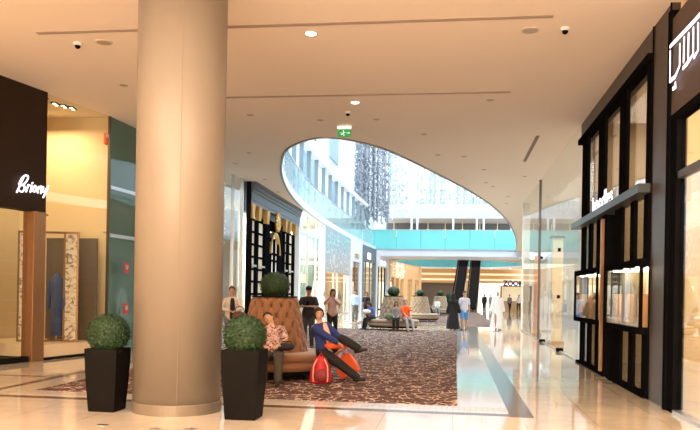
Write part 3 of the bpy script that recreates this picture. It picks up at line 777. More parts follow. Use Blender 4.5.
# furnishings inside
e = empty('display_column', (3.36, 25.8, 0), 0, 'cream square display column behind the right glass shopfront', 'display stand')
MB().box(-.17, .17, -.17, .17, 0, 3.55).build('shaft', mat('bright_cream', (.90, .78, .58), .5), e); MB().box(-.24, .24, -.24, .24, 0, .12).build('foot', M_BRONZE, e)
MB().box(-.22, .22, -.22, .22, 3.55, 3.62).build('top_plate', M_BRONZE, e)
e = empty('copper_post', (3.34, 31.6, 0), 0, 'copper coloured square post behind the right glass shopfront', 'post')
MB().box(-.13, .13, -.13, .13, .1, 3.3).build('shaft', M_ROSE, e); MB().box(-.18, .18, -.18, .18, 0, .1).build('foot', M_BRONZE, e)
rnd = random.Random(8)
for k, y in enumerate((22, 26.5, 31)):
    e = empty('display_shelf', (7.3, y, 0), -PI / 2, 'white shelf unit against the back wall of the right glass shop, %s' % ('nearest', 'middle one', 'farthest')[k], 'shelf')
    for z in (.4, 1.0, 1.6, 2.2, 2.8): MB().box(-1.6, 1.6, -.25, .2, z, z + .04).build('board', M_WHITE, e)
    for x in (-1.6, 1.6): MB().box(x - .03, x + .03, -.25, .2, 0, 2.9).build('upright', M_STEEL, e)
for k, (x, y) in enumerate(((5.0, 21.5), (5.4, 23.8), (5.2, 29.0))):
    e = empty('display_table', (x, y, 0), 0, 'white round display table inside the right glass shop, %s' % ('nearest', 'middle one', 'farthest')[k], 'table', None)
    MB().lathe([(.5, .86), (.5, .9)], 28).build('tabletop', M_WHITE, e); MB().lathe([(.3, 0), (.3, .02), (.03, .03), (.03, .86)], 20).build('pedestal', M_STEEL, e)
    v = empty('vase', (x, y, .9), 0, 'slim silver vase on the white round table, %s' % ('nearest', 'middle one', 'farthest')[k], 'vase')
    MB().lathe([(.06, 0), (.10, .15), (.05, .38), (.07, .45)], 20).build('body', M_STEEL, v, True)
    b = MB()
    for i in range(9): b.tube([(0, 0, .4), (rnd.uniform(-.1, .1), rnd.uniform(-.1, .1), .7), (rnd.uniform(-.28, .28), rnd.uniform(-.28, .28), .95)], .006, 5)
    b.build('twigs', M_BRONZE, v)
area('right_shop_lamp', (5.5, 27, 5.7), (0, 0, 0), 3, 12, 700, (1, .93, .84))

# jeweller: black bars over a brown panel wall (y 19.25 .. 12.45)
u = runit('jeweller_shopfront', 19.3, 'black barred jeweller shopfront with white glowing letters on a shelf', 'shopfront')
Y0 = 19.3
def xs(y): return Y0 - y
MB().box(0, xs(12.4), .0, .25, 5.45, H).build('upper_panel', M_GREYP, u)
MB().box(0, xs(12.4), .06, .075, 3.42, 5.45).build('upper_glass', M_GLASSR, u)
b = MB(); b.box(0, xs(12.45), -.08, .10, 5.38, 5.50); b.build('top_rail', M_BLACK, u)
for y, w_ in ((18.55, .8), (16.5, .7), (14.45, .6), (12.6, .25)):
    MB().box(xs(y) - w_ / 2, xs(y) + w_ / 2, -.02, .04, 3.42, 5.50).build('upper_bar', M_BLACK, u)
MB().box(0, xs(12.4), -.20, .10, 3.28, 3.42).build('sign_shelf', mat('shelf_grey', (.06, .07, .072), .4, metal=.3), u)
MB().box(.05, xs(12.5), .06, .072, .05, 3.28).build('lower_glass', M_GLASSR, u)
for y, w_ in ((18.7, .42), (17.75, .32), (16.65, .55), (14.75, .62), (13.6, .3), (12.66, .28)):
    z0 = 2.2
    MB().box(xs(y) - w_ / 2, xs(y) + w_ / 2, -.02, .04, z0, 3.28).build('middle_bar', M_BLACK, u)
    MB().box(xs(y) - w_ / 2, xs(y) + w_ / 2, -.02, .04, 0, 1.04).build('lower_bar', M_BLACK, u)
MB().box(xs(16.1), xs(15.75), -.06, .14, 0, 3.28).build('door_leaf_post', M_BLACK, u)
MB().box(xs(15.93), xs(15.83), -.12, -.05, .1, 3.2).build('door_pull', M_BRONZE, u)
for ya, yb, k in ((19.25, 16.25, 0), (15.45, 12.5, 1)):
    a, c = xs(ya), xs(yb)
    b = MB(); b.box(a, c, -.12, .16, 1.02, 1.12); b.box(a, c, -.12, .16, 2.12, 2.24); b.box(a, a + .10, -.12, .16, 1.12, 2.12); b.box(c - .10, c, -.12, -.08, 1.12, 2.12)
    b.build('showcase_frame', M_BLACK, u)
    MB().box(a + .1, c - .1, -.10, -.09, 1.12, 2.12).build('showcase_glass', M_GLASS, u)
    MB().box(a + .1, c - .1, .17, .19, 1.12, 2.12).build('showcase_back', mat('showcase_cream', (.85, .62, .36), .5), u)
    b = MB(); b.box(a, c, -.06, .12, 0, .05); b.build('bottom_rail', M_BLACK, u)
    for t in (.2, .5, .8):
        MB().box(a + (c - a) * t - .18, a + (c - a) * t + .18, -.05, .1, 1.12, 1.12 + .25 + .3 * ((t * 10) % 3 > 1)).build('display_block', M_WOODO, u)
        MB().lathe([(.05, 2.09), (.05, 2.12)], 12, (a + (c - a) * t, -.02)).build('showcase_light', M_LAMP, u)
    l = area('showcase_lamp', (XR + .0, (ya + yb) / 2, 2.10), (0, 0, 0), .2, 2.4, 25, (1, .8, .55))
t = text('boodles', .50, M_SIGN, u, (xs(15.95), -.10, 3.43), 'sign_letters', depth=.01, xs=1.35)
MB().box(0, 6.9, 2.6, 2.7, 0, H).build('back_wall', mat('jeweller_wall', (.55, .42, .32), .5), u)
area('jeweller_lamp', (4.4, 15.8, 5.7), (0, 0, 0), 1.5, 5, 110, (1, .8, .6))
# pilaster
struct('wall_right', MB().box(XR - .0, XR + .12, 11.42, 12.42, 0, H), M_GREYP)
b = MB()
for y in (11.42, 12.4): b.box(XR - .02, XR, y - .01, y + .02, 0, H)
struct('trim_11', b, M_BLACK)
struct('wall_right_divider', MB().box(XR + .08, 7.6, 12.42, 12.5, 0, H), M_CREAM)
struct('wall_right_divider_far', MB().box(XR + .3, 7.6, 19.28, 19.38, 0, H), M_CREAM)
# corner shop
u = runit('corner_shopfront', 11.42, 'brown fronted shop with white angular glowing sign at right edge', 'shopfront')
MB().box(0.12, 6, -.02, .2, 4.22, 5.62).build('fascia', mat('warm_grey_fascia', (.085, .062, .050), .5, spec=.2, var=.05), u)
MB().box(0.12, 6, .12, .2, 5.62, H).build('upper_recess', M_CREAM, u)
MB().box(0.0, .12, -.05, .2, 0, 5.75).build('end_frame', M_BLACK, u)
MB().box(0.12, 6, -.03, .12, 4.12, 4.22).build('head_rail', M_BLACK, u)
MB().box(0.42, 6, .0, .1, 3.28, 3.38).build('transom', M_GREYP, u)
MB().box(0.12, .42, -.02, .12, 0, 4.12).build('jamb', M_BLACK, u)
MB().box(.42, 6, .04, .052, .05, 4.12).build('glass_pane', M_GLASSR, u)
MB().box(.42, 6, -.02, .12, 0, .05).build('sill', M_STEEL, u)
SG = [[(11.26, 5.2), (10.14, 5.17), (9.86, 5.17)], [(11.23, 5.12), (11.21, 4.76)], [(11.21, 4.7), (10.95, 4.69), (10.75, 4.78), (10.75, 5.06)], [(10.56, 5.09), (10.57, 4.79)], [(10.37, 5.08), (10.37, 4.77)], [(10.17, 5.08), (10.16, 4.75), (10.39, 4.71), (10.58, 4.7)], [(9.98, 5.07), (9.96, 4.74), (10.11, 4.7)], [(10.94, 4.59), (10.91, 4.54), (11.05, 4.55)]]
b = MB()
for st in SG: b.tube([(11.42 - min(y, 11.22), -.07, z) for y, z in st], .030, 8, caps=True)
for v in b.bm.verts: v.co.y = -.07 + (v.co.y + .07) * .15
b.build('angular_sign', M_SIGN, u)
MB().box(.3, 6, 2.8, 2.9, 0, H).build('back_wall', mat('corner_shop_wall', (.80, .58, .34), .6), u)
area('corner_shop_lamp', (4.6, 9.3, 5.6), (0, 0, 0), 2, 3.4, 330, (1, .78, .48))
for k, z in enumerate((.9, 1.6, 2.3)):
    MB().box(1.2, 4.5, 2.4, 2.8, z, z + .04).build('shop_shelf', M_BRONZE, u)

# ================================================================== FAR END
struct('wall_far_fascia', MB().box(-16, 12, 112, 112.4, 3.45, 5.45), M_WOODO)
for i, z in enumerate((3.75, 4.55)):
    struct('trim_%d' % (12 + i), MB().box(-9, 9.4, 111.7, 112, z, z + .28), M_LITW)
struct('wall_far_right', MB().box(2.6, 9.4, 113.5, 114, 0, 3.45), mat('glowing_far_wall', (.95, .93, .88), .5, emit=(1, .96, .9), es=.6))  # right wall glows by itself in place of light falling on it
struct('wall_far_left', MB().box(-9, .2, 116, 116.4, 0, 3.45), mat('dark_far_wall', (.10, .07, .055), .6))
area('far_hall_lamp', (0, 90, 5.1), (0, 0, 0), 14, 16, 900, (1, .86, .68))
area('far_shop_lamp', (2, 113, 3.3), (0, 0, 0), 12, 1.5, 250, (1, .85, .62))
for i in range(7):
    e = empty('far_downlight', (-8 + i * 2.6, 106.5 + (i % 2), 5.45), 0, 'tiny bright downlight in the ceiling past the bridge', 'downlight', 'far downlights past the bridge')
    MB().lathe([(.16, -.03), (.16, 0)], 14).build('trim_ring', M_WHITE, e); MB().lathe([(.12, -.04), (.12, -.03)], 14).build('lens', M_LAMP, e)
# blue-lettered kiosk
e = empty('kiosk', (6.6, 84, 0), 0, 'amber lit kiosk under blue letters far down on the right', 'kiosk')
MB().box(-1.6, 1.6, -.5, .5, 0, 1.05).build('counter', M_WOODO, e)
MB().box(-1.6, 1.6, .5, .6, 1.05, 2.6).build('back_shelf', M_LITW, e)
for x in (-1.6, 1.6): MB().box(x - .06, x + .06, -.5, .6, 1.05, 2.7).build('post', M_BRONZE, e)
MB().box(-1.7, 1.7, -.55, .65, 2.6, 2.7).build('roof', M_BRONZE, e)
text('ZOOM', .80, mat('blue_letters', (.01, .02, .22), .6), e, (-.3, -.56, 2.72), 'sign_letters', depth=.12, xs=.9, bold=.035)
# escalators
def escalator(x0, x1, label):
    e = empty('escalator', (0, 0, 0), 0, label, 'escalator', None)
    y0, y1, zt = 84, 95, 6.2; wd = .52
    d = V((x1 - x0, y1 - y0, zt)); nrm = V((1, 0, 0))
    def slab(mb, off0, off1, lo, hi):
        vs = []
        for (x, y, z) in ((x0, y0, 0), (x1, y1, zt)):
            vs.append([mb.bm.verts.new(q) for q in ((x + off0, y, z + lo), (x + off1, y, z + lo), (x + off1, y, z + hi), (x + off0, y, z + hi))])
        mb.skin(vs); return mb
    slab(MB(), -wd + .02, wd - .02, .0, .18).build('steps', mat('escalator_steps', (.008, .007, .007), .8, spec=.05), e)
    for s in (-1, 1):
        o0, o1 = (-wd - .1, -wd + .02) if s < 0 else (wd - .02, wd + .1)
        slab(MB(), o0, o1, -.5, .25).build('side_panel', M_BRONZE, e)
        slab(MB(), o0 + .04, o1 - .04, .25, .95).build('balustrade', M_BLACKM, e)
        slab(MB(), o0 + .02, o1 - .02, .95, 1.03).build('handrail', M_BLACK, e)
    slab(MB(), -wd, wd, -.5, -.02).build('truss', M_BLACKM, e)
    return e
escalator(.20, 1.05, 'left one of the two dark escalators rising under the bridge')
escalator(1.85, 2.55, 'right one of the two dark escalators rising under the bridge')

# ================================================================== UPPER LEVEL
ub = empty('curved_balustrade', (0, 0, 0), 0, 'pale glass balustrade curving along the left rim of the ceiling opening', 'balustrade')
left = [p for p in RIM if p.x < -3.9][:]
strip([(p.x - .12, p.y) for p in left], 6.3, 7.75, .03).build('glass', M_BALG, ub)
strip([(p.x - .12, p.y) for p in left], 7.75, 7.80, .06).build('handrail', M_STEEL, ub)
# white hanging fins above the balustrade
proto = None; i = 0
def at_len(pts, s):
    for a, c in zip(pts, pts[1:]):
        l = (c - a).length
        if s <= l: return a + (c - a) * s / l
        s -= l
    return None
s_ = 2.0
while True:
    p = at_len(left, s_)
    if p is None or p.y > 74: break
    if proto is None:
        proto = MB().box(-.12, .12, -.05, .05, 7.2, 9.7).build('hanging_fin', mat('fin_white', (.25, .31, .34), .5)); o = proto
    else:
        o = proto.copy(); COL.objects.link(o)
    o.location = (p.x - .35, p.y, 0)
    tag(o, 'white upright fin in the slanting row above the curved glass balustrade', 'fin', 'white fins above the curved balustrade')
    s_ += 2.9
struct('trim_14', strip([(p.x - .35, p.y) for p in left], 9.7, 10.0, .5), M_WHITE)
bb = empty('bridge_balustrade', (0, 0, 0), 0, 'turquoise glass balustrade across the bridge at the end of the opening', 'balustrade')
for i in range(6):
    MB().box(-8.3 + i * 2.42, -8.3 + i * 2.42 + 2.38, 75.05, 75.09, 6.12, 8.0).build('glass_panel', M_BALG2, bb)
MB().box(-8.3, 6.2, 75.0, 75.12, 8.0, 8.06).build('handrail', M_STEEL, bb)
# back of the bridge: white posts and dark shop band
struct('wall_upper_shops', MB().box(-9, 12, 98.5, 99, 7.6, 10.9), mat('upper_shop_dark', (.16, .16, .17), .5, var=.3, scale=.5))
for i, x in enumerate((-7.4, -4.6, -4.0, -.3, 2.1, 2.8, 5.6)):
    o = MB().box(-.12, .12, -.12, .12, 6.3, 10.9).build('white_post', M_WHITE); o.location = (x * 1.17, 91.5, 0)
    tag(o, 'slim white post standing above the turquoise balustrade', 'post', 'white posts above the bridge')
rnd = random.Random(11)
for i in range(8):
    mb = MB().lathe([(.3, 0), (.75, .5), (.55, .9), (.2, 1.1)], 14); mb.tube([(0, 0, 1.1), (0, 0, 1.99)], .04, 6)
    o = mb.build('gallery_lamp', mat('dome_lamp', (.85, .75, .5), .5, emit=(1, .8, .45), es=.5))
    o.location = (-8 + i * 2.2, 97.2, 8.9)
    tag(o, 'pale dome shaped lamp in the upper gallery above the bridge', 'lamp', 'dome lamps in the upper gallery')
# crystal curtains
def crystals(name, n, x0, x1, y0, y1, z0, z1, size, m, label, seed, strands=60):
    r = random.Random(seed); mb = MB(); bm = mb.bm
    for s in range(strands):
        x = r.uniform(x0, x1); y = r.uniform(y0, y1); zb = r.uniform(z0, z0 + (z1 - z0) * .15)
        for i in range(n // strands):
            z = r.uniform(zb, z1); q = size * r.uniform(.6, 1.4); c = V((x + r.uniform(-.03, .03), y, z))
            t, bt = bm.verts.new(c + V((0, 0, q * 1.5))), bm.verts.new(c - V((0, 0, q * 1.5)))
            e_ = [bm.verts.new(c + V((q * math.cos(k * PI / 2 + s), q * math.sin(k * PI / 2 + s), 0))) for k in range(4)]
            for k in range(4): bm.faces.new((t, e_[k], e_[(k + 1) % 4])); bm.faces.new((bt, e_[(k + 1) % 4], e_[k]))
    return tag(mb.build(name, m), label, 'crystal curtain', kind='stuff')
crystals('crystal_curtain', 5200, -9.6, -6.6, 70, 74, 8.2, 19, .10, mat('smoky_crystal', (.36, .38, .42), .25, metal=.3), 'dark glittering crystal strands hanging behind the end of the fins', 1, 80)
crystals('crystal_curtain', 6500, -6.2, 6.5, 62, 72, 8.6, 19, .075, mat('clear_crystal', (.95, .97, 1.0), .15, spec=.8), 'white crystal strands hanging before the pale glazing over the bridge', 2, 160)
struct('trim_15', MB().box(-9.2, -8.3, 84, 86, 6.3, 30), M_WHITE)

# ================================================================== CEILING FITTINGS
def slot(x0, x1, y, z, label, wid=.075):
    e = empty('air_slot', ((x0 + x1) / 2, y, z), 0, label, 'ceiling air slot')
    L_ = (x1 - x0) / 2
    b = MB(); b.box(-L_, L_, -wid / 2 - .015, -wid / 2 + .01, -.012, 0); b.box(-L_, L_, wid / 2 - .01, wid / 2 + .015, -.012, 0); b.box(-L_, L_, -.008, .008, -.012, 0)
    b.build('slot_frame', mat('slot_frame', (.42, .33, .28), .6, spec=.1), e)
    MB().box(-L_, L_, -wid / 2, wid / 2, -.004, 0).build('slot_gap', mat('slot_dark', (.16, .11, .09), .7), e)
    return e
slot(-7.06, -4.2, 11.8, H, 'thin ceiling air slot left of the column top')
slot(-4.1, 1.42, 11.8, H, 'longest ceiling air slot, nearest, right of the column')
slot(-6.0, 1.08, 16.1, H, 'ceiling air slot just before the green exit sign')
e = slot(-1.95, 1.95, 0, H, 'short ceiling air slot running lengthwise near the right glass front'); e.rotation_euler = (0, 0, PI / 2); e.location = (2.12, 22.5, H)
def downlight(x, y, lit, label, group=None, r=.085):
    e = empty('downlight', (x, y, H), 0, label, 'downlight', group)
    MB().lathe([(r + .03, -.012), (r + .03, 0)], 24).build('trim_ring', mat('light_trim', (.7, .6, .5), .5), e)
    MB().lathe([(r, -.018), (r, -.012)], 24).build('lens', M_LAMP if lit else mat('lens_off', (.45, .33, .25), .4), e)
    if lit:
        l = bpy.data.lights.new('downlight_lamp', 'SPOT'); l.energy = 260; l.color = (1, .86, .70); l.spot_size = 1.9; l.spot_blend = .8; l.shadow_soft_size = .1
        o = bpy.data.objects.new('downlight_lamp', l); COL.objects.link(o); o.location = (0, 0, -.06); o.parent = e
    return e
downlight(-2.44, 12.21, True, 'bright round downlight under the nearest air slot')
downlight(-2.30, 16.71, True, 'bright round downlight just before the exit sign')
downlight(1.13, 12.39, False, 'large unlit round ceiling plate near the right end of the slot', r=.12)
downlight(-5.2, 12.57, False, 'unlit round ceiling plate hidden behind the column', r=.12)
downlight(-6.13, 12.33, False, 'unlit round ceiling plate left of the column', r=.12)
for x, y, l in ((-6.62, 12.34, 'small dome ceiling camera left of the column'), (1.67, 12.34, 'small dome ceiling camera near the right wall'), (-2.59, 17.6, 'small dome ceiling camera before the exit sign')):
    e = empty('ceiling_camera', (x, y, H), 0, l, 'ceiling camera')
    MB().lathe([(.075, -.05), (.08, 0)], 20).build('housing', M_WHITE, e); MB().ball((0, 0, -.055), .05, 14, 8).build('dome', M_BLACKM, e, True)
RM = [V((p.x, p.y)) for p in RIM]
spots = [(-5.02, 17.76), (.69, 16.75), (-3.4, 18.4), (-2.0, 18.4), (-6.9, 21.5), (-6.4, 22.6), (-7.4, 24.5), (-7.3, 28.0), (-7.6, 31.5), (-.6, 23.2), (.2, 23.5), (1.1, 29), (1.4, 30), (2.2, 33), (2.3, 35.5), (-7.0, 15.0), (2.4, 27.5), (-.9, 20.2), (0.9, 26)]
for x, y in spots:
    o = MB().lathe([(.07, -.012), (.09, 0)], 16).build('ceiling_sensor', mat('sensor', (.50, .38, .30), .5)); o.location = (x, y, H)
    tag(o, 'small round fitting in the ceiling around the oval opening', 'ceiling fitting', 'small round ceiling fittings')
e = empty('exit_sign', (-2.88, 19.0, 5.6), 0, 'green lit exit sign hanging before the oval opening', 'exit sign')
MB().box(-.18, .18, -.03, .03, .20, .27).build('top_housing', mat('sign_top', (.9, .9, .85), .5, emit=(1, .95, .85), es=.8), e)
MB().box(-.17, .17, -.015, .015, 0, .20).build('green_panel', mat('exit_green', (.02, .35, .12), .4, emit=(.03, .5, .15), es=.25), e)
b = MB(); b.ball((-.02, -.018, .15), (.014, .004, .014), 10, 6)
b.tube([(-.02, -.018, .13), (-.03, -.018, .085), (0, -.018, .05), (-.01, -.018, .02)], .008, 6); b.tube([(-.03, -.018, .085), (-.06, -.018, .06), (-.08, -.018, .065)], .008, 6)
b.tube([(-.025, -.018, .12), (.01, -.018, .105), (.03, -.018, .12)], .006, 6); b.tube([(-.1, -.018, .1), (-.07, -.018, .1)], .006, 6)
b.tube([(.06, -.018, .1), (.14, -.018, .1)], .006, 6); b.tube([(.11, -.018, .125), (.14, -.018, .1), (.11, -.018, .075)], .006, 6)
b.build('pictogram', mat('picto_white', (.9, .95, .9), .5, emit=(.8, 1, .85), es=.8), e)
for x in (-.14, .14): MB().tube([(x, 0, .27), (x, 0, .3)], .008, 6).build('hanger', M_STEEL, e)


# ================================================================== PEOPLE
SKIN = {}
def skin_m(c):
    return mat('skin_%d_%d' % (int(c[0] * 100), int(c[1] * 100)), c, .55, var=.04, scale=6)
LIGHT = (.55, .31, .20); TANNED = (.40, .21, .12)
def ik(a, c, l1, l2, hint):
    d = c - a; L_ = min(d.length, (l1 + l2) * .999); d.normalize()
    x = (l1 * l1 - l2 * l2 + L_ * L_) / (2 * L_); h = math.sqrt(max(l1 * l1 - x * x, 0))
    n = (hint - d * hint.dot(d))
    n = n.normalized() if n.length > 1e-6 else V((0, 1, 0))
    return a + d * x + n * h, a + d * L_
TORSO = [(-.10, .135, .095), (-.03, .165, .118), (.05, .162, .115), (.18, .135, .098), (.30, .155, .112), (.40, .178, .112), (.47, .165, .095), (.515, .10, .072), (.55, .058, .058)]
def person(loc, rot, label, h=1.75, pelvis=(0, 0, .93), lean=(0, 0, 1), feet=None, hands=None, knee=(0, -1, .1), elbow=(0, .8, -.4),
           toes=(0, -1, 0), head_turn=0.0, head_tilt=(0, 0), skin=TANNED, top=None, sleeve=1.0, trousers=None, leglen=1.0, shoes=(.02, .02, .02),
           hair=(.015, .01, .008), hairstyle='short', robe=None, robe_len=1.0, headwear=None, fine=False, female=False, open_front=None, belly=0.0, group=None, hem=-.10, name='person', elbows=None):
    e = empty(name, loc, rot, label, 'person', group); e.scale = (h / 1.75,) * 3
    vx = .0085 if fine else .013
    P = V(pelvis); up = V(lean).normalized(); side = (V((1, 0, 0)) - up * up.x).normalized(); fwd = -(up.cross(side)).normalized()
    if fwd.y > 0 and abs(up.z) > .5: fwd = -fwd
    sw = .93 if female else 1.0
    def ell(mb, c, a, d, n=18): return mb.ring(c, side * a, fwd * d, n)
    def T(t, s=0, f=0): return P + up * t + side * s + fwd * f
    sh = {s: T(.455, s * .175 * sw) for s in (-1, 1)}
    hp = {s: P + side * s * .09 - up * .03 for s in (-1, 1)}
    feet = feet or {-1: (-.10, -.02, 0), 1: (.10, .02, 0)}
    hands = hands or {-1: (-.24, -.05, .80), 1: (.24, -.05, .80)}
    J = {}
    for s in (-1, 1):
        an = V(feet[s]) + V((0, 0, .09)); kn, an = ik(hp[s], an, .43, .42, V(knee[s] if isinstance(knee, dict) else knee))
        ehint = elbows[s] if elbows else (elbow[0] * s if len(elbow) == 3 else 0, elbow[1], elbow[2])
        el, ha = ik(sh[s], V(hands[s]), .29, .255, V(ehint) + V((s * .3, 0, 0)))
        J[s] = (kn, an, el, ha)
    sm = skin_m(skin)
    # --- body
    mb = MB()
    mb.skin([ell(mb, T(t), a * sw, d * (1 + (belly if .05 < t < .35 else 0))) for t, a, d in TORSO])
    mb.tube([T(.50), T(.60, 0, .01)], [.058, .052], 12, caps=True)
    hu = (up + side * head_tilt[0] + fwd * head_tilt[1]).normalized()
    hc = T(.575, 0, .01) + hu * .112
    hs = (side - hu * side.dot(hu)).normalized(); hf = hs.cross(hu).normalized()
    if hf.dot(fwd) < 0: hf = -hf
    Rt = Matrix.Rotation(head_turn, 3, hu); hs = Rt @ hs; hf = Rt @ hf
    mb.ball(hc + hu * .02 - hf * .008, (.077, .096, .102), 20, 14, (hs, hf, hu))
    mb.ball(hc - hu * .045 + hf * .018, (.056, .066, .068), 18, 12, (hs, hf, hu))
    mb.tube([hc + hu * .025 + hf * .080, hc - hu * .012 + hf * .100], [.010, .015], 8, caps=True)       # nose
    mb.ball(hc - hu * .052 + hf * .080, (.024, .012, .010), 10, 6, (hs, hf, hu))                         # lips
    for s in (-1, 1): mb.ball(hc + hs * s * .074 - hf * .01 - hu * .005, (.010, .018, .03), 8, 6, (hs, hf, hu))
    for s in (-1, 1):
        kn, an, el, ha = J[s]
        mb.tube([hp[s] + up * .02, hp[s].lerp(kn, .5), kn, kn.lerp(an, .3), an], [.085, .075, .055, .055, .036], 12, caps=True)
        td = V(toes[s] if isinstance(toes, dict) else toes).normalized()
        mb.tube([an - td * .03 - V((0, 0, .05)), an + td * .08 - V((0, 0, .055)), an + td * .15 - V((0, 0, .065))], [.038, .036, .026], 10, caps=True)
        mb.tube([sh[s], sh[s].lerp(el, .5), el, el.lerp(ha, .35), ha], [.050, .044, .037, .036, .024], 12, caps=True)
        fd = (ha - el).normalized(); pn = fd.cross(V((0, 0, 1)) if abs(fd.z) < .85 else V((1, 0, 0))).normalized(); pu = fd.cross(pn)
        if abs(fd.z) < .85: wx, wn = pn, pu
        else: wx, wn = V((0, 1, 0)) - fd * fd.y, V((1, 0, 0))
        wx = wx.normalized(); wn = fd.cross(wx)
        curl = wn * (1 if wn.dot(V((0, 0, -1)) + fwd * -.2) > 0 else -1)
        mb.ball(ha + fd * .045, (.038, .052, .015), 12, 8, (wx, fd, wn))
        for k, (o_, l_) in enumerate(((-.030, .065), (-.010, .078), (.010, .074), (.029, .058))):
            b0 = ha + fd * .075 + wx * o_
            mb.tube([b0 - fd * .03, b0, b0 + fd * l_ * .5 + curl * .010, b0 + fd * l_ * .82 + curl * .032], [.010, .0095, .0088, .0078], 8, caps=True)
        t0 = ha + fd * .02 - wx * .03
        mb.tube([t0, t0 - wx * .025 + fd * .025, t0 - wx * .030 + fd * .055 + curl * .012], [.012, .011, .009], 8, caps=True)
    body = mb.build_voxel('body', sm, e, vx * (.75 if fine else 1), 2)
    # --- face details
    eye = mat('eye_dark', (.02, .015, .012), .3); lip = mat('lip', (.42, .14, .11), .5)
    for s in (-1, 1):
        MB().ball(hc + hs * s * .030 + hf * .079 + hu * .018, (.012, .007, .0055), 8, 6, (hs, hf, hu)).build('eye', eye, e, True)
        b = MB(); b.tube([hc + hs * s * .015 + hf * .086 + hu * .038, hc + hs * s * .045 + hf * .074 + hu * .038], .0035, 6, caps=True)
        b.build('eyebrow', mat('brow', (.02, .013, .01), .8), e)
    MB().ball(hc - hu * .052 + hf * .088, (.022, .006, .007), 10, 6, (hs, hf, hu)).build('lips', lip, e, True)
    # --- hair
    if hairstyle != 'none' and hair is not None:
        mb = MB()
        mb.ball(hc + hu * .040 - hf * .022, (.087, .098, .096), 20, 14, (hs, hf, hu))
        mb.ball(hc + hu * .082 + hf * .020, (.070, .066, .045), 16, 10, (hs, hf, hu))
        if hairstyle in ('long', 'bob'):
            lo = -.26 if hairstyle == 'long' else -.11
            mb.tube([hc + hu * .04 - hf * .045, hc - hu * .06 - hf * .055, hc + hu * lo - hf * .05], [.080, .078, .05], 14, caps=True)
            for s in (-1, 1): mb.tube([hc + hu * .06 + hs * s * .055 + hf * .02, hc + hs * s * .078 - hu * .02, hc + hs * s * .07 + hu * (lo + .05) - hf * .02], [.034, .026, .018], 10, caps=True)
        if hairstyle == 'bun': mb.ball(hc + hu * .09 - hf * .09, .045, 12, 8)
        mb.build_voxel('hair', mat('hair_%d' % int(hair[0] * 1000), hair, .6, var=.3, scale=60), e, vx, 2)
    if headwear == 'cap':
        mb = MB(); mb.ball(hc + hu * .055 - hf * .008, (.090, .105, .078), 18, 10, (hs, hf, hu)); mb.ball(hc + hu * .055 + hf * .115, (.065, .07, .010), 14, 6, (hs, hf, hu))
        mb.build_voxel('cap', M_BLACKM, e, .008, 1)
    if headwear in ('black_scarf', 'white_scarf'):
        mb = MB(); mb.ball(hc + hu * .022 - hf * .022, (.092, .108, .122), 20, 14, (hs, hf, hu))
        mb.tube([hc - hu * .04 - hf * .045, T(.50, 0, -.03), T(.40, 0, -.05)], [.09, .12, .13], 16, caps=True)
        scarf = mb.build_voxel('head_scarf', M_ABAYA if headwear[0] == 'b' else M_THOBE, e, vx, 2)
        if headwear[0] == 'w': MB().lathe([(.095, -.008), (.095, .008)], 24).build('head_cord', M_BLACK, scarf).location = hc + hu * .07 - hf * .02
    # --- clothing
    if top:
        mb = MB(); g = .024 if fine else .015; ga = .012 if fine else 0
        prof = [(t, a, d) for t, a, d in TORSO if t >= hem - .001]
        if prof[0][0] > hem: prof.insert(0, (hem, .16, .115))
        mb.skin([ell(mb, T(t), a * sw + g + (.012 if t < .2 else 0), d * (1 + (belly if .05 < t < .35 else 0)) + g + (.008 if t < .2 else 0)) for t, a, d in prof if t < .53])
        for s in (-1, 1):
            kn, an, el, ha = J[s]
            pts = [sh[s] - side * s * .03, sh[s], sh[s].lerp(el, .5), el]; rr = [.06, .064, .058, .052]
            if sleeve < 1:
                pts = [sh[s] - side * s * .03, sh[s], sh[s].lerp(el, .72)]; rr = [.06, .064, .064]
            elif sleeve >= 1:
                pts += [el.lerp(ha, .5), el.lerp(ha, .93)]; rr += [.047, .036]
            if sleeve > 0: mb.tube(pts, [q + ga for q in rr], 12, caps=True)
        mb.build_voxel('shirt', top, e, vx, 2)
    if open_front:
        mb = MB(); pr = [(-.05, .075, .02), (.12, .07, .02), (.30, .072, .02), (.44, .06, .02), (.50, .04, .018)]
        mb.skin([mb.ring(T(t, 0, .146 if t < .4 else .124), side * a, fwd * d, 10) for t, a, d in pr]); mb.build_voxel('inner_top', open_front, e, vx, 1)
    if trousers:
        mb = MB(); g = .02 if fine else .014; ga = .016 if fine else 0
        mb.skin([ell(mb, T(t), a + g, d + g) for t, a, d in [(-.13, .12, .09)] + TORSO[:3] + [(.10, .15, .108)]])
        for s in (-1, 1):
            kn, an, el, ha = J[s]
            if leglen < 1: mb.tube([hp[s] + up * .02, hp[s].lerp(kn, .5), kn], [.102, .095, .082], 14, caps=False)
            else: mb.tube([hp[s] + up * .02, hp[s].lerp(kn, .5), kn, kn.lerp(an, .4), an + (kn - an).normalized() * .01], [q + ga for q in (.100, .088, .070, .066, .056)], 14, caps=True)
        mb.build_voxel('trousers', trousers, e, vx, 2)
    if robe:
        mb = MB(); zt = P.z + .50; rows = [(.50, .11, .08), (.44, .185, .115), (.30, .19, .13), (.10, .19, .14), (-.10, .21, .16), (-.40, .25, .20), (-.70, .29, .24), (-.87, .31, .26)]
        R = []
        for t, a, d in rows:
            n = 32; c = T(t) if t > 0 else P + V((0, .03 * t, t)); R.append([mb.bm.verts.new(c + side * (a * math.cos(2 * PI * i / n)) * (1 + (.07 * math.cos(i * PI * 2 / n * 8) if t < -.05 else 0)) + fwd * (d * math.sin(2 * PI * i / n)) * (1 + (.07 * math.cos(i * PI * 2 / n * 8) if t < -.05 else 0))) for i in range(n)])
        mb.skin(R)
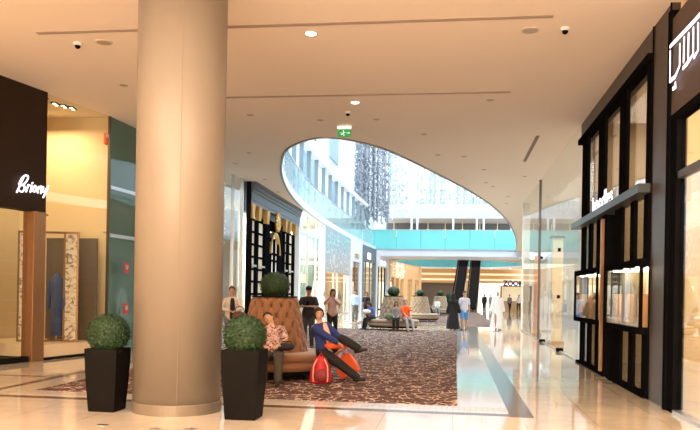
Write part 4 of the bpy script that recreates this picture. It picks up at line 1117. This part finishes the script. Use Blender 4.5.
        for s in (-1, 1):
            kn, an, el, ha = J[s]; mb.tube([sh[s] - side * s * .03, sh[s], el, el.lerp(ha, .9)], [.06, .07, .075, .085], 12, caps=True)
        mb.build_voxel('robe', robe, e, vx, 2)
    # --- shoes
    smt = mat('shoe_%d' % int(shoes[0] * 100), shoes, .5)
    for s in (-1, 1):
        kn, an, el, ha = J[s]; td = V(toes[s] if isinstance(toes, dict) else toes).normalized()
        mb = MB(); mb.tube([an - td * .04 - V((0, 0, .045)), an + td * .06 - V((0, 0, .045)), an + td * .17 - V((0, 0, .056))], [.046, .044, .032], 12, caps=True)
        mb.build_voxel('shoe', smt, e, .01, 1)
    e['joints'] = 1
    del e['joints']
    return e
def cloth(name, c, r=.85): return mat(name, c, r, var=.10, scale=12, bump=.25)
M_ABAYA = cloth('black_robe_cloth', (.010, .010, .012)); M_THOBE = cloth('white_robe_cloth', (.88, .88, .90))
DEN = cloth('black_trouser', (.007, .006, .008)); GREYT = cloth('grey_trouser', (.14, .13, .12)); SHBLUE = cloth('pale_blue_shirt', (.42, .55, .75))
ROYAL = cloth('royal_blue_cardigan', (.014, .03, .15)); WHITEC = cloth('white_top', (.75, .70, .66)); BLACKC = cloth('black_top', (.015, .014, .018))

# near seated pair
person((-3.16, 12.90, 0), .12, 'dozing person in plaid shirt slumped on the nearest tufted seat', pelvis=(.0, .0, .54), lean=(-.12, .38, 1), head_tilt=(-.42, .0), head_turn=-.3,
       feet={-1: (-.10, -.50, 0), 1: (.16, -.50, 0)}, knee={-1: (-.1, -1, .6), 1: (.12, -1, .6)}, hands={-1: (-.12, -.24, .68), 1: (.14, -.24, .72)}, elbows={-1: (-.6, .4, -.5), 1: (.7, .2, -.5)},
       top=M_PLAID, sleeve=.6, trousers=cloth('olive_trouser', (.055, .045, .035)), fine=True, skin=LIGHT, h=1.68, shoes=(.03, .02, .015), hem=-.03)
person((-2.28, 13.42, 0), .95, 'woman in royal blue cardigan with crossed legs on the nearest tufted seat', pelvis=(-.05, .0, .56), lean=(-.10, .20, 1), head_tilt=(-.05, .15), head_turn=-.55,
       feet={-1: (.02, -.86, 0), 1: (.04, -.74, .56)}, knee={-1: (0, -.5, 1), 1: (0, -.3, 1)}, toes={-1: (.1, -1, .15), 1: (.25, -1, .25)}, hands={-1: (-.10, -.40, .72), 1: (.12, -.44, .66)}, elbows={-1: (-.7, .1, -.7), 1: (.7, .2, -.6)},
       top=ROYAL, sleeve=1, open_front=cloth('pale_pink_top', (.75, .50, .38)), trousers=DEN, fine=True, female=True, skin=LIGHT, hairstyle='bob', h=1.72, shoes=(.012, .012, .012), hem=-.08)
# standing behind
person((-4.12, 21, 0), .1, 'standing person in black tee and black cap looking at a phone', h=1.80, head_tilt=(0, .25), hands={-1: (-.08, -.34, 1.18), 1: (.08, -.34, 1.18)}, elbow=(.6, .3, -.6),
       top=BLACKC, sleeve=.6, trousers=cloth('charcoal_jeans', (.04, .045, .055)), headwear='cap', hem=-.12)
ph = MB().box(-.037, .037, -.006, .006, -.075, .075).build('phone', M_BLACK, bevel=.003); ph.location = (-4.07, 20.56, 1.30); ph.rotation_euler = (-.6, 0, .1)
tag(ph, 'black phone held by the standing person in the black cap', 'phone')
person((-3.98, 24.3, 0), .35, 'woman in pinkish top holding a phone up to her chin', h=1.74, head_tilt=(.05, .08), hands={-1: (-.16, -.26, 1.44), 1: (.02, -.28, 1.38)}, elbow=(.5, -.2, -1.0),
       top=cloth('dusty_pink_top', (.55, .36, .32)), sleeve=.6, trousers=DEN, hairstyle='long', female=True, skin=TANNED, hem=-.10)
ph = MB().box(-.037, .037, -.006, .006, -.075, .075).build('phone', M_WHITE, bevel=.003); ph.location = (-4.20, 23.97, 1.56); ph.rotation_euler = (.3, 0, .35)
tag(ph, 'pale phone held up by the woman in the pinkish top', 'phone')
person((-5.78, 19, 0), .45, 'woman in cream cardigan and black top standing just right of the column', h=1.74, head_turn=-.2, hands={-1: (-.10, -.30, 1.10), 1: (.06, -.30, 1.10)}, elbow=(.8, .3, -.5),
       top=cloth('cream_cardigan', (.72, .62, .54)), open_front=BLACKC, trousers=cloth('grey_jeans', (.16, .17, .19)), hair=(.06, .025, .012), hairstyle='bun', female=True, skin=LIGHT)
bg_ = empty('handbag', (-5.48, 18.72, 0), .4, 'brown leather bag on the arm of the woman in the cream cardigan', 'handbag')
mb = MB(); mb.ball((0, 0, .93), (.20, .09, .16), 18, 12); mb.box(-.17, .17, -.06, .06, .78, .92); mb.build_voxel('bag_body', cloth('brown_leather', (.13, .05, .025), .5), bg_, .012, 2)
MB().tube([(-.12, 0, 1.05), (-.10, 0, 1.17), (0, 0, 1.22), (.10, 0, 1.17), (.12, 0, 1.05)], .012, 8).build('strap', MATS['brown_leather'], bg_)
# walkers in the middle distance
WALK = {-1: (-.10, -.18, 0), 1: (.09, .20, .02)}
person((-5.68, 42.8, 0), .1, 'walking person in pale blue shirt and grey trousers beside the shops', h=1.80, feet=WALK, top=SHBLUE, trousers=GREYT, sleeve=1, hem=-.03)
person((-5.08, 43.2, 0), .0, 'person all in black walking beside the pale blue shirt', h=1.70, feet={-1: WALK[1], 1: (.09, -.15, 0)}, top=BLACKC, trousers=DEN, sleeve=.6, hairstyle='long', female=True)
# seated on the second seat
person((-3.60, 33.1, 0), -.75, 'person in blue top with white bundle, bent over on left of second tufted seat', pelvis=(0, 0, .56), lean=(0, -.30, 1), head_tilt=(0, .5), feet={-1: (-.1, -.50, 0), 1: (.12, -.56, 0)}, knee=(0, -1, .6),
       hands={-1: (-.08, -.32, .72), 1: (.10, -.34, .74)}, top=cloth('blue_top', (.08, .16, .50)), sleeve=.6, trousers=DEN, hairstyle='long', h=1.65, female=True)
o = MB().ball((0, 0, 0), (.20, .14, .10), 16, 10).build('white_bundle', M_THOBE, smooth=True); o.location = (-3.84, 32.80, .80)
tag(o, 'white bundle on the lap of the person in the blue top', 'bundle')
person((-2.52, 32.5, 0), .05, 'woman in grey top with long hair sitting beside the orange shirt', pelvis=(0, 0, .56), lean=(0, .1, 1), feet={-1: (-.08, -.48, 0), 1: (.10, -.52, 0)}, knee=(0, -1, .6),
       hands={-1: (-.12, -.30, .68), 1: (.10, -.30, .68)}, top=cloth('grey_top', (.22, .20, .19)), trousers=DEN, hairstyle='long', hair=(.05, .022, .012), female=True, h=1.65)
o = empty('green_bag', (-2.80, 32.35, .475), 0, 'green grey bag on the bench left of the woman in grey', 'bag')
mb = MB(); mb.ball((0, 0, .14), (.17, .11, .16), 16, 10); mb.build_voxel('bag_body', cloth('green_canvas', (.14, .20, .12)), o, .012, 1)
MB().tube([(-.08, 0, .24), (0, 0, .36), (.08, 0, .24)], .01, 8).build('strap', MATS['green_canvas'], o)
person((-2.08, 32.60, 0), .25, 'person in bright orange shirt and grey trousers on the second seat', pelvis=(0, 0, .56), lean=(-.05, .15, 1), feet={-1: (-.02, -.55, 0), 1: (.22, -.62, 0)}, knee={-1: (0, -1, .6), 1: (.3, -1, .6)},
       hands={-1: (-.08, -.34, .68), 1: (.14, -.36, .66)}, top=cloth('orange_shirt', (.95, .10, .012)), sleeve=.6, trousers=cloth('light_grey_trouser', (.36, .34, .33)), hair=(.22, .16, .12), skin=LIGHT, h=1.75, shoes=(.3, .25, .2))
# couple walking away
person((-.07, 34.5, 0), PI, 'person in long black robe and black headscarf walking on the carpet end', h=1.68, robe=M_ABAYA, headwear='black_scarf', hair=None, hands={-1: (-.30, -.05, .84), 1: (.26, -.03, .84)}, female=True)
person((.43, 34.8, 0), .1, 'person in patterned white tee and blue shorts walking next to the black robe', h=1.80, feet={-1: (-.10, -.12, 0), 1: (.10, .12, 0)}, top=cloth('pale_patterned_tee', (.62, .62, .72)), sleeve=.6,
       trousers=cloth('blue_shorts', (.10, .25, .55)), leglen=.5, skin=LIGHT, hem=-.14)
person((1.97, 35.6, 0), .05, 'person in long white robe and headscarf walking on the marble', h=1.84, robe=M_THOBE, headwear='white_scarf', hair=None, hands={-1: (-.28, -.10, .84), 1: (.28, .06, .84)}, feet={-1: (-.08, -.22, 0), 1: (.08, .1, 0)}, shoes=(.12, .05, .02))
# far people
person((-1.35, 58.8, 0), .1, 'person in white seated on the small far tufted seat', pelvis=(0, 0, .56), feet={-1: (-.1, -.5, 0), 1: (.12, -.55, 0)}, knee=(0, -1, .6), hands={-1: (-.1, -.3, .7), 1: (.1, -.3, .7)}, top=cloth('offwhite_top', (.7, .7, .66)), trousers=cloth('khaki_trouser', (.25, .24, .22)))
person((-2.2, 58.9, 0), .9, 'person in dark blue seated left of the white one on the far seat', pelvis=(0, 0, .56), feet={-1: (-.1, -.5, 0), 1: (.12, -.55, 0)}, knee=(0, -1, .6), hands={-1: (-.1, -.3, .7), 1: (.1, -.3, .7)}, top=cloth('navy_top', (.04, .06, .14)), trousers=DEN)
for x, y, r, l, tp, tr in ((3.0, 78.6, PI, 'distant person in black just right of the escalators', BLACKC, DEN),
                           (4.1, 88, 0, 'distant person in grey left of the white robe head', cloth('mid_grey_top', (.25, .25, .27)), DEN),
                           (5.4, 76.3, .4, 'distant person in grey brown between white robe and kiosk', cloth('brown_grey_top', (.20, .16, .14)), DEN),
                           (6.65, 80.5, -.3, 'distant person in white shirt standing before the kiosk', WHITEC, DEN),
                           (3.7, 95, PI, 'distant person in dark clothes beside the one in grey', BLACKC, GREYT),
                           (-4.3, 82, .5, 'distant dark figure before the golden shops on the left', BLACKC, GREYT)):
    person((x, y, 0), r, l, feet=WALK, top=tp, trousers=tr, h=1.75)

# ================================================================== BAGS OF THE NEAR PAIR
RED = cloth('red_nylon', (.50, .012, .015), .6); ORG = cloth('orange_leather', (.75, .10, .015), .5)
e = empty('red_backpack', (-2.32, 13.02, 0), .15, 'bright red backpack on the carpet at the blue cardigan woman’s feet', 'backpack')
mb = MB(); rr = []
for z, a, d in ((0, .16, .10), (.03, .20, .14), (.18, .19, .14), (.34, .15, .12), (.44, .10, .09), (.48, .05, .04)): rr.append(mb.ring(V((0, 0, z)), V((a, 0, 0)), V((0, d, 0)), 22))
mb.skin(rr); mb.build_voxel('pack_body', RED, e, .009, 2)
mb = MB(); mb.ball((0.02, -.13, .15), (.14, .06, .12), 16, 10); mb.build_voxel('front_pocket', cloth('dark_red_nylon', (.22, .015, .02), .6), e, .009, 2)
for s in (-1, 1): MB().tube([(s * .06, -.10, .44), (s * .12, -.17, .32), (s * .13, -.18, .15), (s * .12, -.15, .05)], .014, 8).build('strap', cloth('pale_strap', (.75, .35, .28)), e)
MB().tube([(-.05, 0, .46), (0, 0, .53), (.05, 0, .46)], .012, 8).build('top_handle', RED, e)
e = empty('orange_handbag', (-2.08, 13.28, .47), .5, 'orange bag lying across the lap of the woman in blue', 'handbag')
mb = MB(); mb.ball((0, 0, .19), (.24, .09, .07), 18, 10); mb.box(-.20, .20, -.07, .07, .14, .20); mb.build_voxel('bag_body', ORG, e, .009, 2)
MB().tube([(-.16, 0, .24), (-.08, -.05, .30), (.08, -.05, .30), (.16, 0, .24)], .010, 8).build('strap', ORG, e)
e = empty('orange_tote', (-1.86, 13.62, .10), -.2, 'orange tote leaning behind the legs of the woman in blue', 'handbag')
mb = MB(); rr = []
for z, a, d in ((0, .19, .07), (.15, .20, .08), (.34, .17, .05), (.38, .16, .03)): rr.append([mb.bm.verts.new((sx * a, sy * d, z)) for sx, sy in ((-1, -1), (1, -1), (1, 1), (-1, 1))])
mb.skin(rr).build('bag_body', ORG, e, bevel=.015); e.rotation_euler = (0, -.5, -.2)
for s in (-1, 1): MB().tube([(-.09, s * .03, .37), (-.06, s * .03, .48), (.06, s * .03, .48), (.09, s * .03, .37)], .009, 8).build('handle', ORG, e)
e = empty('black_shoulder_bag', (-2.90, 12.72, .60), .1, 'black bag on the lap of the dozing person', 'bag')
mb = MB(); mb.ball((0, 0, .05), (.17, .11, .07), 16, 10); mb.build_voxel('bag_body', BLACKC, e, .009, 1)
MB().tube([(-.13, 0, .09), (-.05, .02, .14), (.08, .02, .14), (.14, 0, .09)], .009, 8).build('strap', BLACKC, e)
